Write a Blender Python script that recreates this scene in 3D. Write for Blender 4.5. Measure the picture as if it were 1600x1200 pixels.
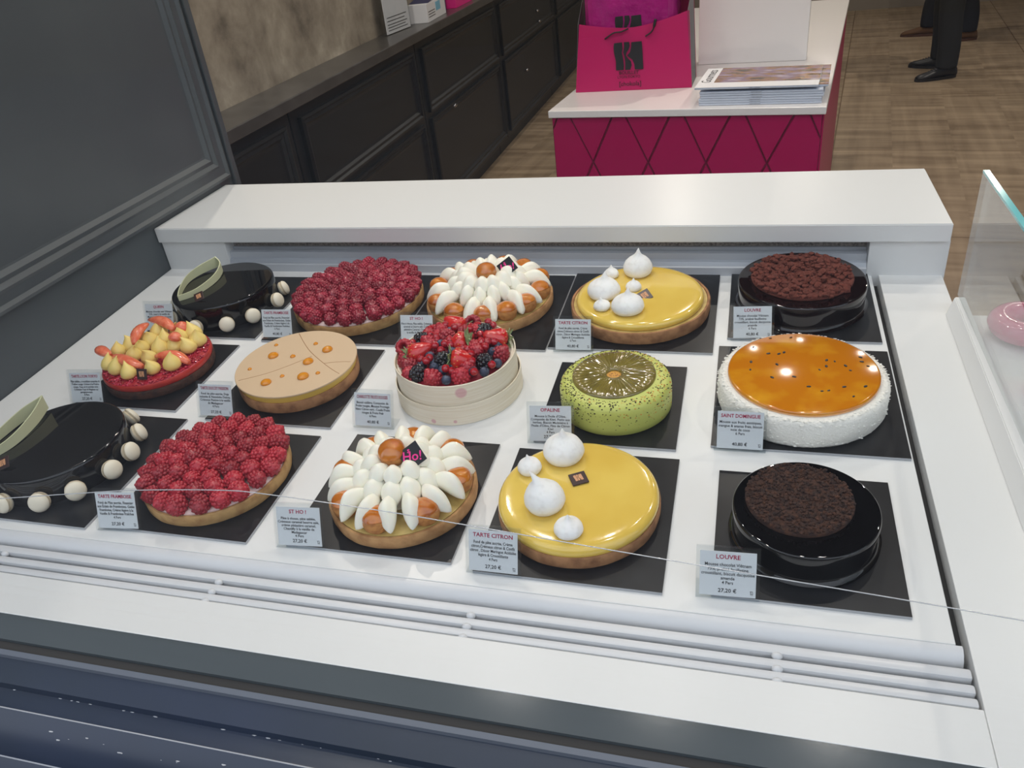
import bpy, bmesh, math, random
from mathutils import Vector, Matrix, Euler
random.seed(7)
PI = math.pi
for o in list(bpy.data.objects): bpy.data.objects.remove(o)
scn = bpy.context.scene
COL = scn.collection

# ------------------------------------------------------------------ camera, world, lights, exposure
CAMZ = 1.53
cam = bpy.data.cameras.new('camera'); camo = bpy.data.objects.new('camera', cam); COL.objects.link(camo)
cam.sensor_fit = 'HORIZONTAL'; cam.sensor_width = 36.0; cam.lens = 1248.3 / 1600 * 36.0
cam.clip_start = 0.02; cam.clip_end = 60
r_ = Vector((0.96165, 0.25270, -0.10663)); d_ = Vector((0.04711, -0.53518, -0.84342)); f_ = Vector((-0.27020, 0.80605, -0.52657))
m = Matrix.Identity(4)
for i in range(3):
    m[i][0] = r_[i]; m[i][1] = -d_[i]; m[i][2] = -f_[i]
m[2][3] = CAMZ
camo.matrix_world = m
scn.camera = camo

w = bpy.data.worlds.new('street_daylight'); scn.world = w; w.use_nodes = True
bg = w.node_tree.nodes['Background']; bg.inputs[0].default_value = (0.84, 0.90, 1.0, 1); bg.inputs[1].default_value = 1.7

scn.cycles.transparent_max_bounces = 32
vs = scn.view_settings
vs.view_transform = 'Standard'; vs.look = 'None'; vs.gamma = 1.0; vs.exposure = -0.19; vs.use_curve_mapping = False

def lin(c):
    return tuple(((x/255)/12.92 if x/255 <= 0.04045 else ((x/255+0.055)/1.055)**2.4) for x in c)

def area(name, loc, size, power, color=(1, 0.95, 0.88), target=None, shape='DISK', spread=None):
    l = bpy.data.lights.new(name, 'AREA'); l.shape = shape; l.size = size; l.energy = power; l.color = color
    if spread: l.spread = spread
    o = bpy.data.objects.new(name, l); COL.objects.link(o); o.location = loc
    if target: o.rotation_euler = (Vector(target)-Vector(loc)).to_track_quat('-Z', 'Y').to_euler()
    return o
SPOTS = [(-0.75, 1.70), (-0.20, 1.70), (0.35, 1.68), (-1.0, 1.05), (-0.42, 1.02), (0.15, 1.0)]
for (x, y) in SPOTS:
    area('case_spot_light', (x, y, 2.74), 0.05, 3.7)
for (x, y) in [(0.08, 3.47), (-1.40, 2.36), (1.3, 2.4), (1.6, 4.6), (-0.5, 6.0), (1.8, 6.6), (0.6, 8.4)]:
    area('shop_spot_light', (x, y, 2.92), 0.035, 15.0, (1, 0.9, 0.78))

# ------------------------------------------------------------------ deck frame of reference (deck tilts 2 degrees to the street)
T = 0.0356305
AX_V = Vector((0, math.cos(T), math.sin(T))); AX_N = Vector((0, -math.sin(T), math.cos(T)))
def P(u, v, h=0.0):
    return Vector((u, 0, 0)) + AX_V*v + AX_N*(h-0.63) + Vector((0, 0, CAMZ))
def DM(u, v, h=0.0, rz=0.0):
    return Matrix.Translation(P(u, v, h)) @ Matrix.Rotation(T, 4, 'X') @ Matrix.Rotation(rz, 4, 'Z')

# ------------------------------------------------------------------ materials
def mat(name, rgb, rough=0.5, metal=0.0, coat=0.0, coat_rough=0.03, noise=None, bump=None, sss=0.0, spec=0.5, objrand=0.0, trans=0.0, emit=None):
    """noise=(scale, rgb2, lo, hi)   bump=(scale, strength, distance)"""
    mt = bpy.data.materials.new(name); mt.use_nodes = True
    nt = mt.node_tree; b = nt.nodes['Principled BSDF']
    b.inputs['Base Color'].default_value = (*lin(rgb), 1)
    b.inputs['Roughness'].default_value = rough; b.inputs['Metallic'].default_value = metal
    b.inputs['Coat Weight'].default_value = coat; b.inputs['Coat Roughness'].default_value = coat_rough
    b.inputs['Specular IOR Level'].default_value = spec
    b.inputs['Transmission Weight'].default_value = trans
    if sss:
        b.inputs['Subsurface Weight'].default_value = sss; b.inputs['Subsurface Scale'].default_value = 0.004
        b.inputs['Subsurface Radius'].default_value = (1, 0.6, 0.4)
    tc = nt.nodes.new('ShaderNodeTexCoord')
    out = None
    if noise:
        n = nt.nodes.new('ShaderNodeTexNoise'); n.inputs['Scale'].default_value = noise[0]; n.inputs['Detail'].default_value = 6
        nt.links.new(tc.outputs['Object'], n.inputs['Vector'])
        cr = nt.nodes.new('ShaderNodeValToRGB')
        cr.color_ramp.elements[0].position = noise[2]; cr.color_ramp.elements[1].position = noise[3]
        cr.color_ramp.elements[0].color = (*lin(rgb), 1); cr.color_ramp.elements[1].color = (*lin(noise[1]), 1)
        nt.links.new(n.outputs['Fac'], cr.inputs['Fac']); out = cr.outputs['Color']
        nt.links.new(out, b.inputs['Base Color'])
    if objrand:
        oi = nt.nodes.new('ShaderNodeObjectInfo'); hs = nt.nodes.new('ShaderNodeHueSaturation')
        mr = nt.nodes.new('ShaderNodeMapRange'); mr.inputs['To Min'].default_value = 1-objrand; mr.inputs['To Max'].default_value = 1+objrand
        nt.links.new(oi.outputs['Random'], mr.inputs['Value']); nt.links.new(mr.outputs['Result'], hs.inputs['Value'])
        if out: nt.links.new(out, hs.inputs['Color'])
        else: hs.inputs['Color'].default_value = (*lin(rgb), 1)
        nt.links.new(hs.outputs['Color'], b.inputs['Base Color'])
    if bump:
        n2 = nt.nodes.new('ShaderNodeTexNoise'); n2.inputs['Scale'].default_value = bump[0]; n2.inputs['Detail'].default_value = 5
        nt.links.new(tc.outputs['Object'], n2.inputs['Vector'])
        bp = nt.nodes.new('ShaderNodeBump'); bp.inputs['Strength'].default_value = bump[1]; bp.inputs['Distance'].default_value = bump[2]
        nt.links.new(n2.outputs['Fac'], bp.inputs['Height']); nt.links.new(bp.outputs['Normal'], b.inputs['Normal'])
    return mt

def glassy(name, tint=(1, 1, 1), base=0.035, edge=0.55, rough=0.0, dif=0.0):
    mt = bpy.data.materials.new(name); mt.use_nodes = True; nt = mt.node_tree
    for n in list(nt.nodes): nt.nodes.remove(n)
    o = nt.nodes.new('ShaderNodeOutputMaterial'); tr = nt.nodes.new('ShaderNodeBsdfTransparent'); gl = nt.nodes.new('ShaderNodeBsdfGlossy')
    gl.inputs['Roughness'].default_value = rough
    tr.inputs['Color'].default_value = (*tint, 1)
    lw = nt.nodes.new('ShaderNodeLayerWeight'); pw = nt.nodes.new('ShaderNodeMath'); pw.operation = 'POWER'; pw.inputs[1].default_value = 4.0
    nt.links.new(lw.outputs['Facing'], pw.inputs[0])
    mr = nt.nodes.new('ShaderNodeMapRange'); mr.inputs['To Min'].default_value = base; mr.inputs['To Max'].default_value = edge
    nt.links.new(pw.outputs[0], mr.inputs['Value'])
    mx = nt.nodes.new('ShaderNodeMixShader'); nt.links.new(mr.outputs['Result'], mx.inputs[0])
    src = tr
    if dif:
        df = nt.nodes.new('ShaderNodeBsdfDiffuse'); df.inputs['Color'].default_value = (0.8, 0.82, 0.85, 1)
        m2 = nt.nodes.new('ShaderNodeMixShader'); m2.inputs[0].default_value = dif
        nt.links.new(tr.outputs[0], m2.inputs[1]); nt.links.new(df.outputs[0], m2.inputs[2]); src = m2
    nt.links.new(src.outputs[0], mx.inputs[1]); nt.links.new(gl.outputs[0], mx.inputs[2]); nt.links.new(mx.outputs[0], o.inputs['Surface'])
    return mt

M = {}
M['white'] = mat('white_solid_surface', (224, 225, 224), 0.30, spec=0.35)
M['white_matt'] = mat('white_lacquer', (216, 217, 218), 0.45)
M['slat'] = mat('white_slat_metal', (212, 214, 217), 0.32)
M['gapshade'] = mat('dark_gap_shade', (28, 27, 26), 0.7)  # near-black stands in for shade in the gaps
M['alu'] = mat('brushed_aluminium', (188, 192, 198), 0.38, metal=0.15)
M['felt'] = mat('grey_felt_lining', (160, 152, 144), 0.95, noise=(260, (104, 98, 92), 0.4, 0.65))
M['board'] = mat('black_board', (25, 26, 29), 0.30, noise=(30, (33, 34, 37), 0.45, 0.7), spec=0.3)
M['board_edge'] = mat('grey_board_edge', (170, 172, 176), 0.4)
M['glass'] = glassy('window_glass', (0.985, 0.99, 0.99), 0.022, 0.5)
M['pane'] = glassy('guard_glass', (0.93, 0.95, 0.95), 0.10, 0.8)
M['acrylic'] = glassy('clear_acrylic', (0.97, 0.98, 0.985), 0.035, 0.5)
M['teal'] = mat('teal_glass_edge', (92, 190, 196), 0.15, coat=0.6)
M['card'] = mat('grey_label_paper', (226, 229, 231), 0.55)
M['ink'] = mat('dark_ink', (52, 52, 56), 0.7)
M['pinkink'] = mat('crimson_ink', (196, 40, 84), 0.7)
M['glaze_black'] = mat('black_mirror_glaze', (7, 6, 7), 0.035, spec=0.6)
M['glaze_brown'] = mat('dark_red_brown_glaze', (18, 6, 7), 0.04, spec=0.6)
M['crust'] = mat('golden_shortcrust', (186, 148, 94), 0.75, noise=(55, (148, 106, 62), 0.42, 0.7), bump=(220, 0.5, 0.001))
M['crust_brown'] = mat('brown_shortcrust', (168, 122, 82), 0.8, noise=(60, (122, 82, 52), 0.4, 0.7), bump=(260, 0.6, 0.001))
M['crust_st'] = mat('toasted_shortcrust', (190, 146, 96), 0.8, noise=(50, (150, 104, 62), 0.42, 0.7), bump=(240, 0.5, 0.001))
M['crust_choc'] = mat('chocolate_shortcrust', (78, 46, 32), 0.8, noise=(90, (44, 26, 20), 0.4, 0.65), bump=(260, 0.7, 0.0012))
M['custard'] = mat('pale_custard', (206, 180, 110), 0.45, noise=(60, (180, 150, 84), 0.4, 0.7))
M['pinkcream'] = mat('pale_pink_cream', (232, 205, 200), 0.5)
M['rasp'] = mat('raspberry_flesh', (160, 22, 40), 0.38, coat=0.15, coat_rough=0.2, noise=(90, (182, 46, 60), 0.4, 0.7), objrand=0.28, sss=0.12)
M['rasp_dark'] = mat('raspberry_flesh_deep', (140, 22, 44), 0.34, coat=0.2, coat_rough=0.15, noise=(90, (168, 42, 66), 0.4, 0.7), objrand=0.25, sss=0.12)
M['rasp_in'] = mat('raspberry_hollow', (150, 16, 40), 0.6)
M['blackberry'] = mat('blackberry_flesh', (22, 18, 26), 0.16, coat=0.5)
M['blueberry'] = mat('blueberry_skin', (46, 54, 76), 0.45, noise=(110, (86, 96, 116), 0.45, 0.7))
M['currant'] = mat('redcurrant_skin', (168, 14, 30), 0.08, coat=0.8, sss=0.1)
M['strawb'] = mat('strawberry_flesh', (200, 34, 32), 0.2, coat=0.6, noise=(50, (222, 74, 48), 0.5, 0.75), sss=0.1)
M['seed'] = mat('strawberry_seed', (226, 160, 80), 0.4)
M['leaf'] = mat('strawberry_leaf', (112, 132, 84), 0.6, noise=(160, (146, 160, 112), 0.4, 0.7))
M['cream'] = mat('whipped_cream', (246, 243, 228), 0.42, sss=0.25, bump=(120, 0.05, 0.001))
M['caramel'] = mat('caramel_glaze', (200, 118, 28), 0.06, coat=1.0, noise=(60, (170, 84, 14), 0.4, 0.7))
M['choux'] = mat('choux_pastry', (196, 136, 72), 0.7, noise=(140, (160, 98, 46), 0.4, 0.7), bump=(300, 0.5, 0.001))
M['gold'] = mat('gold_leaf', (232, 200, 120), 0.3, metal=0.7)
M['lemon'] = mat('lemon_glaze', (232, 200, 96), 0.13, coat=0.6, coat_rough=0.05, noise=(14, (222, 186, 82), 0.4, 0.7), bump=(45, 0.12, 0.002))
M['meringue'] = mat('white_meringue', (244, 244, 242), 0.5, noise=(150, (232, 231, 228), 0.5, 0.7), bump=(160, 0.25, 0.0015), sss=0.1)
M['meringue_base'] = mat('toasted_meringue_foot', (236, 218, 186), 0.6)
M['tag'] = mat('dark_chocolate_tag', (58, 38, 36), 0.3)
M['copper'] = mat('copper_print', (206, 150, 108), 0.45)
M['macaron'] = mat('ivory_macaron_shell', (232, 224, 204), 0.5, bump=(70, 0.12, 0.001))
M['macaron_foot'] = mat('ivory_macaron_foot', (214, 198, 168), 0.8, bump=(400, 0.9, 0.001))
M['band'] = mat('green_white_chocolate', (206, 208, 170), 0.4)
M['crimson'] = mat('crimson_praline', (160, 12, 40), 0.35, noise=(160, (206, 60, 88), 0.5, 0.66), coat=0.4)
M['redlayer'] = mat('red_cream_layer', (186, 46, 34), 0.45, noise=(60, (160, 34, 30), 0.4, 0.7))
M['yellowcream'] = mat('yellow_piped_cream', (240, 214, 128), 0.35, sss=0.2)
M['grapefruit'] = mat('grapefruit_segment', (226, 106, 74), 0.22, coat=0.5, noise=(110, (240, 142, 104), 0.4, 0.7), sss=0.2)
M['beige'] = mat('beige_chocolate_disc', (206, 178, 144), 0.45)
M['crackline'] = mat('crack_shadow_brown', (150, 104, 58), 0.7)
M['yellowlayer'] = mat('yellow_custard_layer', (222, 186, 88), 0.4)
M['passion'] = mat('passion_fruit_drop', (220, 140, 20), 0.08, coat=1.0)
M['green'] = mat('green_velvet_glaze', (196, 202, 104), 0.42, noise=(20, (188, 194, 98), 0.4, 0.7))
M['kiwi'] = mat('olive_jelly_disc', (126, 112, 50), 0.10, coat=1.0, noise=(60, (104, 92, 40), 0.4, 0.7))
M['hole'] = mat('orange_dusting', (206, 150, 62), 0.6, noise=(500, (120, 60, 30), 0.58, 0.62))
M['coco'] = mat('grated_coconut', (240, 238, 230), 0.85, bump=(300, 0.9, 0.002))
M['mango'] = mat('mango_jelly', (198, 118, 4), 0.10, coat=1.0, noise=(26, (216, 150, 26), 0.48, 0.72))
M['mango_side'] = mat('pale_mango_mousse', (232, 176, 120), 0.4)
M['black'] = mat('black_seed', (16, 14, 14), 0.3)
M['crumb_dark'] = mat('dark_chocolate_crumb', (46, 28, 22), 0.9, noise=(160, (78, 46, 28), 0.4, 0.7))
M['crumb_red'] = mat('red_brown_cocoa_crumb', (104, 50, 38), 0.95, noise=(140, (84, 40, 30), 0.4, 0.7))
M['pepper'] = mat('black_pepper_fleck', (50, 34, 26), 0.8)
M['orange_dust'] = mat('orange_powder_fleck', (206, 140, 60), 0.8)
M['wall_grey'] = mat('slate_grey_paint', (66, 72, 76), 0.42, noise=(2.2, (78, 84, 86), 0.42, 0.7))
M['cab'] = mat('near_black_cabinet_paint', (30, 33, 36), 0.42)
M['counter'] = mat('dark_stone_counter', (70, 68, 66), 0.28, noise=(8, (84, 82, 80), 0.4, 0.7))
M['sill'] = mat('grey_metal_sill', (74, 81, 85), 0.16, bump=(30, 0.04, 0.002))
M['gasket'] = mat('black_rubber_gasket', (46, 44, 42), 0.7)
M['bead'] = mat('grey_blue_metal_bead', (92, 98, 108), 0.4)
M['navy'] = mat('navy_painted_frame', (36, 46, 60), 0.34, noise=(5, (40, 50, 70), 0.4, 0.7), bump=(40, 0.05, 0.002))
M['chip_highlight'] = mat('paint_chip_and_highlight', (170, 172, 176), 0.7)  # pale tone of paint chips and of the edge highlight strips
M['magenta'] = mat('magenta_lacquer', (172, 14, 84), 0.38)
M['magenta_shade'] = mat('magenta_groove_shade', (110, 8, 52), 0.5)  # darker magenta paints in the shade of the diamond grooves
M['bagpink'] = mat('magenta_bag_paper', (186, 8, 92), 0.42)
M['bagside'] = mat('charcoal_bag_gusset', (92, 92, 92), 0.5)
M['tissue'] = mat('violet_pink_film', (176, 30, 124), 0.22, noise=(14, (150, 24, 110), 0.4, 0.7), bump=(9, 0.8, 0.02), coat=0.5)
M['tissue2'] = mat('bright_pink_tissue', (236, 30, 140), 0.4, bump=(40, 0.8, 0.01))
M['logo'] = mat('black_print', (24, 22, 26), 0.6)
M['paper'] = mat('white_paper', (232, 232, 234), 0.5)
M['spine'] = mat('pale_blue_white_spine', (200, 208, 222), 0.4)
M['ledge_white'] = mat('white_counter_top', (236, 232, 230), 0.25)
M['pinkbox'] = mat('bright_pink_card', (236, 40, 140), 0.4)
M['bluebox'] = mat('dark_blue_card', (34, 42, 92), 0.4)
M['lightblue'] = mat('light_blue_print', (130, 190, 216), 0.5)
M['chrome'] = mat('chrome_pull', (200, 200, 205), 0.2, metal=1.0)
M['trousers'] = mat('charcoal_cloth', (34, 35, 37), 0.9)
M['navycloth'] = mat('dark_navy_cloth', (24, 26, 36), 0.9)
M['shirt'] = mat('grey_cloth', (84, 86, 90), 0.9)
M['skin'] = mat('skin', (206, 160, 132), 0.5, sss=0.1)
M['hair'] = mat('dark_brown_hair', (44, 32, 26), 0.7)
M['shoe'] = mat('black_leather', (28, 27, 29), 0.4)
M['lace'] = mat('grey_shoelace', (88, 86, 88), 0.8)
M['brownshoe'] = mat('brown_suede', (104, 74, 48), 0.8)
M['brownsole'] = mat('brown_rubber_sole', (84, 54, 40), 0.7)
M['ceiling'] = mat('charcoal_ceiling', (44, 46, 52), 0.9)
M['facade'] = mat('grey_added_facade', (120, 116, 110), 0.9)
M['pavement'] = mat('grey_pavement', (112, 114, 120), 0.85, noise=(3, (98, 100, 106), 0.4, 0.7))
M['shopwall'] = mat('warm_grey_wall', (150, 142, 132), 0.8)
M['pinkreflection'] = mat('pink_reflection', (214, 96, 132), 0.15, coat=0.7)  # pink of the ring that stands in for a reflection
M['cord'] = glassy('clear_cord', (0.8, 0.82, 0.84), 0.35, 0.8, 0.2, dif=0.5)

def concrete():
    mt = mat('mottled_concrete_plaster', (150, 140, 126), 0.6)
    nt = mt.node_tree; b = nt.nodes['Principled BSDF']; tc = nt.nodes.new('ShaderNodeTexCoord')
    n = nt.nodes.new('ShaderNodeTexNoise'); n.inputs['Scale'].default_value = 4.6; n.inputs['Detail'].default_value = 12; n.inputs['Roughness'].default_value = 0.62; n.inputs['Distortion'].default_value = 0.15
    nt.links.new(tc.outputs['Object'], n.inputs['Vector'])
    cr = nt.nodes.new('ShaderNodeValToRGB'); e = cr.color_ramp.elements
    e[0].position = 0.30; e[0].color = (*lin((92, 84, 74)), 1); e[1].position = 0.72; e[1].color = (*lin((196, 186, 170)), 1)
    k = e.new(0.42); k.color = (*lin((134, 124, 110)), 1); k = e.new(0.56); k.color = (*lin((160, 150, 134)), 1)
    nt.links.new(n.outputs['Fac'], cr.inputs['Fac']); nt.links.new(cr.outputs['Color'], b.inputs['Base Color'])
    return mt
M['concrete'] = concrete()

def parquet():
    mt = mat('aged_oak_parquet', (120, 100, 78), 0.42)
    nt = mt.node_tree; b = nt.nodes['Principled BSDF']; tc = nt.nodes.new('ShaderNodeTexCoord')
    mp = nt.nodes.new('ShaderNodeMapping'); mp.inputs['Rotation'].default_value = (0, 0, math.radians(6.4)); mp.inputs['Location'].default_value = (0.08, 0.05, 0)
    nt.links.new(tc.outputs['Object'], mp.inputs['Vector'])
    def streak(sx, sy, rot):
        q = nt.nodes.new('ShaderNodeMapping'); q.inputs['Scale'].default_value = (sx, sy, 1); q.inputs['Rotation'].default_value = (0, 0, rot)
        n = nt.nodes.new('ShaderNodeTexNoise'); n.inputs['Scale'].default_value = 1.0; n.inputs['Detail'].default_value = 7; n.inputs['Distortion'].default_value = 0.5
        nt.links.new(mp.outputs['Vector'], q.inputs['Vector']); nt.links.new(q.outputs['Vector'], n.inputs['Vector']); return n
    a = streak(1.2, 14, 0.0); c = streak(14, 1.2, 0.0); d = streak(1.5, 9, 0.785)
    br = nt.nodes.new('ShaderNodeTexBrick'); br.offset = 0.0; br.inputs['Scale'].default_value = 1.0
    br.inputs['Brick Width'].default_value = 1.28; br.inputs['Row Height'].default_value = 1.28; br.inputs['Mortar Size'].default_value = 0.004; br.inputs['Mortar Smooth'].default_value = 0
    br.inputs['Color1'].default_value = (1, 1, 1, 1); br.inputs['Color2'].default_value = (0.93, 0.93, 0.93, 1); br.inputs['Mortar'].default_value = (0.45, 0.38, 0.3, 1)
    nt.links.new(mp.outputs['Vector'], br.inputs['Vector'])
    ck = nt.nodes.new('ShaderNodeTexChecker'); ck.inputs['Scale'].default_value = 1/0.32
    nt.links.new(mp.outputs['Vector'], ck.inputs['Vector'])
    mx = nt.nodes.new('ShaderNodeMix'); mx.data_type = 'FLOAT'
    nt.links.new(ck.outputs['Fac'], mx.inputs[0]); nt.links.new(a.outputs['Fac'], mx.inputs[2]); nt.links.new(d.outputs['Fac'], mx.inputs[3])
    m2 = nt.nodes.new('ShaderNodeMix'); m2.data_type = 'FLOAT'; m2.inputs[0].default_value = 0.35
    nt.links.new(mx.outputs[0], m2.inputs[2]); nt.links.new(c.outputs['Fac'], m2.inputs[3])
    cr = nt.nodes.new('ShaderNodeValToRGB'); e = cr.color_ramp.elements
    e[0].position = 0.36; e[0].color = (*lin((140, 120, 96)), 1); e[1].position = 0.66; e[1].color = (*lin((192, 170, 142)), 1)
    nt.links.new(m2.outputs[0], cr.inputs['Fac'])
    mu = nt.nodes.new('ShaderNodeMixRGB'); mu.blend_type = 'MULTIPLY'; mu.inputs[0].default_value = 1
    nt.links.new(cr.outputs['Color'], mu.inputs[1]); nt.links.new(br.outputs['Color'], mu.inputs[2]); nt.links.new(mu.outputs[0], b.inputs['Base Color'])
    return mt
M['floor'] = parquet()

def wood_band(stain):
    mt = mat('pale_poplar_veneer', (236, 226, 204), 0.6)
    nt = mt.node_tree; b = nt.nodes['Principled BSDF']; tc = nt.nodes.new('ShaderNodeTexCoord')
    q = nt.nodes.new('ShaderNodeMapping'); q.inputs['Scale'].default_value = (14, 14, 500)
    n = nt.nodes.new('ShaderNodeTexNoise'); n.inputs['Scale'].default_value = 1; n.inputs['Detail'].default_value = 4
    nt.links.new(tc.outputs['Object'], q.inputs['Vector']); nt.links.new(q.outputs['Vector'], n.inputs['Vector'])
    cr = nt.nodes.new('ShaderNodeValToRGB'); e = cr.color_ramp.elements
    e[0].position = 0.3; e[0].color = (*lin((228, 215, 190)), 1); e[1].position = 0.7; e[1].color = (*lin((243, 235, 218)), 1)
    nt.links.new(n.outputs['Fac'], cr.inputs['Fac']); col = cr.outputs['Color']
    for (p, rad) in stain:
        vm = nt.nodes.new('ShaderNodeVectorMath'); vm.operation = 'DISTANCE'; vm.inputs[1].default_value = p
        nt.links.new(tc.outputs['Object'], vm.inputs[0])
        mr = nt.nodes.new('ShaderNodeMapRange'); mr.inputs['From Min'].default_value = rad*0.7; mr.inputs['From Max'].default_value = rad
        mr.inputs['To Min'].default_value = 0.55; mr.inputs['To Max'].default_value = 0
        nt.links.new(vm.outputs['Value'], mr.inputs['Value'])
        mx = nt.nodes.new('ShaderNodeMixRGB'); mx.inputs[2].default_value = (*lin((206, 120, 150)), 1)
        nt.links.new(mr.outputs['Result'], mx.inputs[0]); nt.links.new(col, mx.inputs[1]); col = mx.outputs[0]
    nt.links.new(col, b.inputs['Base Color'])
    return mt

def cover_art():
    mt = mat('magazine_cover_print', (150, 120, 110), 0.25)
    nt = mt.node_tree; b = nt.nodes['Principled BSDF']; tc = nt.nodes.new('ShaderNodeTexCoord')
    n = nt.nodes.new('ShaderNodeTexNoise'); n.inputs['Scale'].default_value = 14; n.inputs['Detail'].default_value = 3
    q = nt.nodes.new('ShaderNodeMapping'); q.inputs['Scale'].default_value = (1, 2.5, 1)
    nt.links.new(tc.outputs['Object'], q.inputs['Vector']); nt.links.new(q.outputs['Vector'], n.inputs['Vector'])
    cr = nt.nodes.new('ShaderNodeValToRGB'); e = cr.color_ramp.elements
    e[0].position = 0.32; e[0].color = (*lin((48, 40, 42)), 1); e[1].position = 0.68; e[1].color = (*lin((180, 164, 176)), 1)
    k = e.new(0.45); k.color = (*lin((150, 108, 60)), 1); k = e.new(0.55); k.color = (*lin((126, 100, 126)), 1)
    nt.links.new(n.outputs['Fac'], cr.inputs['Fac']); nt.links.new(cr.outputs['Color'], b.inputs['Base Color'])
    return mt
M['cover'] = cover_art()

# ------------------------------------------------------------------ object helpers
def link(name, me, parent=None, matrix=None):
    o = bpy.data.objects.new(name, me); COL.objects.link(o)
    if parent is not None: o.parent = parent
    if matrix is not None: o.matrix_basis = matrix
    return o
def tag(o, label, cat, group=None):
    o['label'] = label; o['category'] = cat
    if group: o['group'] = group
    return o
def root(name, label, cat, matrix, group=None):
    o = bpy.data.objects.new(name, None); COL.objects.link(o); o.empty_display_size = 0.02
    o.matrix_basis = matrix
    return tag(o, label, cat, group)
def mesh(bm, mats, smooth=False, name='mesh', bevel=None):
    me = bpy.data.meshes.new(name)
    bmesh.ops.recalc_face_normals(bm, faces=bm.faces)
    bm.to_mesh(me); bm.free()
    if not isinstance(mats, (list, tuple)): mats = [mats]
    for x in mats: me.materials.append(M[x] if isinstance(x, str) else x)
    if smooth:
        for p in me.polygons: p.use_smooth = True
    return me
def part(name, bm, mats, parent, matrix=None, smooth=False, auto=None):
    me = mesh(bm, mats, smooth or bool(auto), name)
    if auto:
        me.set_sharp_from_angle(angle=math.radians(auto))
    return link(name, me, parent, matrix)
def struct(name, bm, mats, matrix=None, **k):
    o = part(name, bm, mats, None, matrix, **k); o['kind'] = 'structure'; return o
def box(bm, x0, x1, y0, y1, z0, z1, mi=0, bevel=0.0, mat4=None):
    vs_ = [bm.verts.new((x, y, z)) for z in (z0, z1) for (x, y) in ((x0, y0), (x1, y0), (x1, y1), (x0, y1))]
    fs = [bm.faces.new([vs_[i] for i in f]) for f in ((3, 2, 1, 0), (4, 5, 6, 7), (0, 1, 5, 4), (1, 2, 6, 5), (2, 3, 7, 6), (3, 0, 4, 7))]
    for f in fs: f.material_index = mi
    if bevel:
        es = list({e for f in fs for e in f.edges})
        r = bmesh.ops.bevel(bm, geom=es, offset=bevel, segments=2, affect='EDGES', profile=0.5)
        for f in r['faces']: f.material_index = mi
    if mat4 is not None:
        pass
    return fs
def boxm(x0, x1, y0, y1, z0, z1, bevel=0.0):
    bm = bmesh.new(); box(bm, x0, x1, y0, y1, z0, z1, 0, bevel); return bm
def lathe(bm, prof, seg=64, mi=0, fn=None, ctr=(0, 0, 0), mis=None):
    rings = []
    for (r, z) in prof:
        if r < 1e-6: rings.append([bm.verts.new((ctr[0], ctr[1], ctr[2]+z))])
        else:
            rg = []
            for i in range(seg):
                a = 2*PI*i/seg
                rr, zz = (r, z) if fn is None else fn(r, z, a)
                rg.append(bm.verts.new((ctr[0]+rr*math.cos(a), ctr[1]+rr*math.sin(a), ctr[2]+zz)))
            rings.append(rg)
    for k in range(len(rings)-1):
        A, B = rings[k], rings[k+1]; m_ = mis[k] if mis else mi
        for i in range(seg):
            j = (i+1) % seg
            if len(A) == 1 and len(B) == 1: continue
            if len(A) == 1: f = bm.faces.new((A[0], B[i], B[j]))
            elif len(B) == 1: f = bm.faces.new((A[i], A[j], B[0]))
            else: f = bm.faces.new((A[i], A[j], B[j], B[i]))
            f.material_index = m_; f.smooth = True
    return rings
def ball(bm, c, r, sub=1, mi=0, sc=(1, 1, 1), jit=0.0, rng=random):
    res = bmesh.ops.create_icosphere(bm, subdivisions=sub, radius=1.0)
    for v in res['verts']:
        k = 1 + (rng.uniform(-jit, jit) if jit else 0)
        v.co = Vector((v.co.x*r*sc[0]*k+c[0], v.co.y*r*sc[1]*k+c[1], v.co.z*r*sc[2]*k+c[2]))
        for f in v.link_faces: f.material_index = mi; f.smooth = not jit
def tube(bm, pts, rad, seg=8, mi=0, flat=1.0, caps=True):
    pts = [Vector(p) for p in pts]; n = len(pts); rings = []
    for i, p in enumerate(pts):
        t = (pts[min(i+1, n-1)]-pts[max(i-1, 0)]).normalized()
        up = Vector((0, 0, 1)) if abs(t.z) < 0.95 else Vector((0, 1, 0))
        s = t.cross(up).normalized(); q = s.cross(t).normalized()
        r = rad[i] if isinstance(rad, (list, tuple)) else rad
        rings.append([bm.verts.new(p + s*(r*math.cos(2*PI*k/seg)) + q*(r*flat*math.sin(2*PI*k/seg))) for k in range(seg)])
    for a, b in zip(rings, rings[1:]):
        for k in range(seg):
            f = bm.faces.new((a[k], a[(k+1) % seg], b[(k+1) % seg], b[k])); f.material_index = mi; f.smooth = True
    if caps:
        for rg in (rings[0], rings[-1]):
            f = bm.faces.new(rg); f.material_index = mi
def smoothpts(pts, n=6):
    out = []; pts = [Vector(p) for p in pts]
    for i in range(len(pts)-1):
        p0 = pts[max(i-1, 0)]; p1 = pts[i]; p2 = pts[i+1]; p3 = pts[min(i+2, len(pts)-1)]
        for k in range(n):
            t = k/n
            out.append(0.5*((2*p1)+(-p0+p2)*t+(2*p0-5*p1+4*p2-p3)*t*t+(-p0+3*p1-3*p2+p3)*t**3))
    out.append(pts[-1]); return out
def prism(bm, pts, y0, y1, axis='x', mi=0):
    """extrude a (y,z) outline along x from y0 to y1"""
    A = [bm.verts.new((y0, p[0], p[1])) for p in pts]; B = [bm.verts.new((y1, p[0], p[1])) for p in pts]
    n = len(pts)
    for i in range(n):
        f = bm.faces.new((A[i], A[(i+1) % n], B[(i+1) % n], B[i])); f.material_index = mi
    bm.faces.new(A[::-1]).material_index = mi; bm.faces.new(B).material_index = mi
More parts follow.
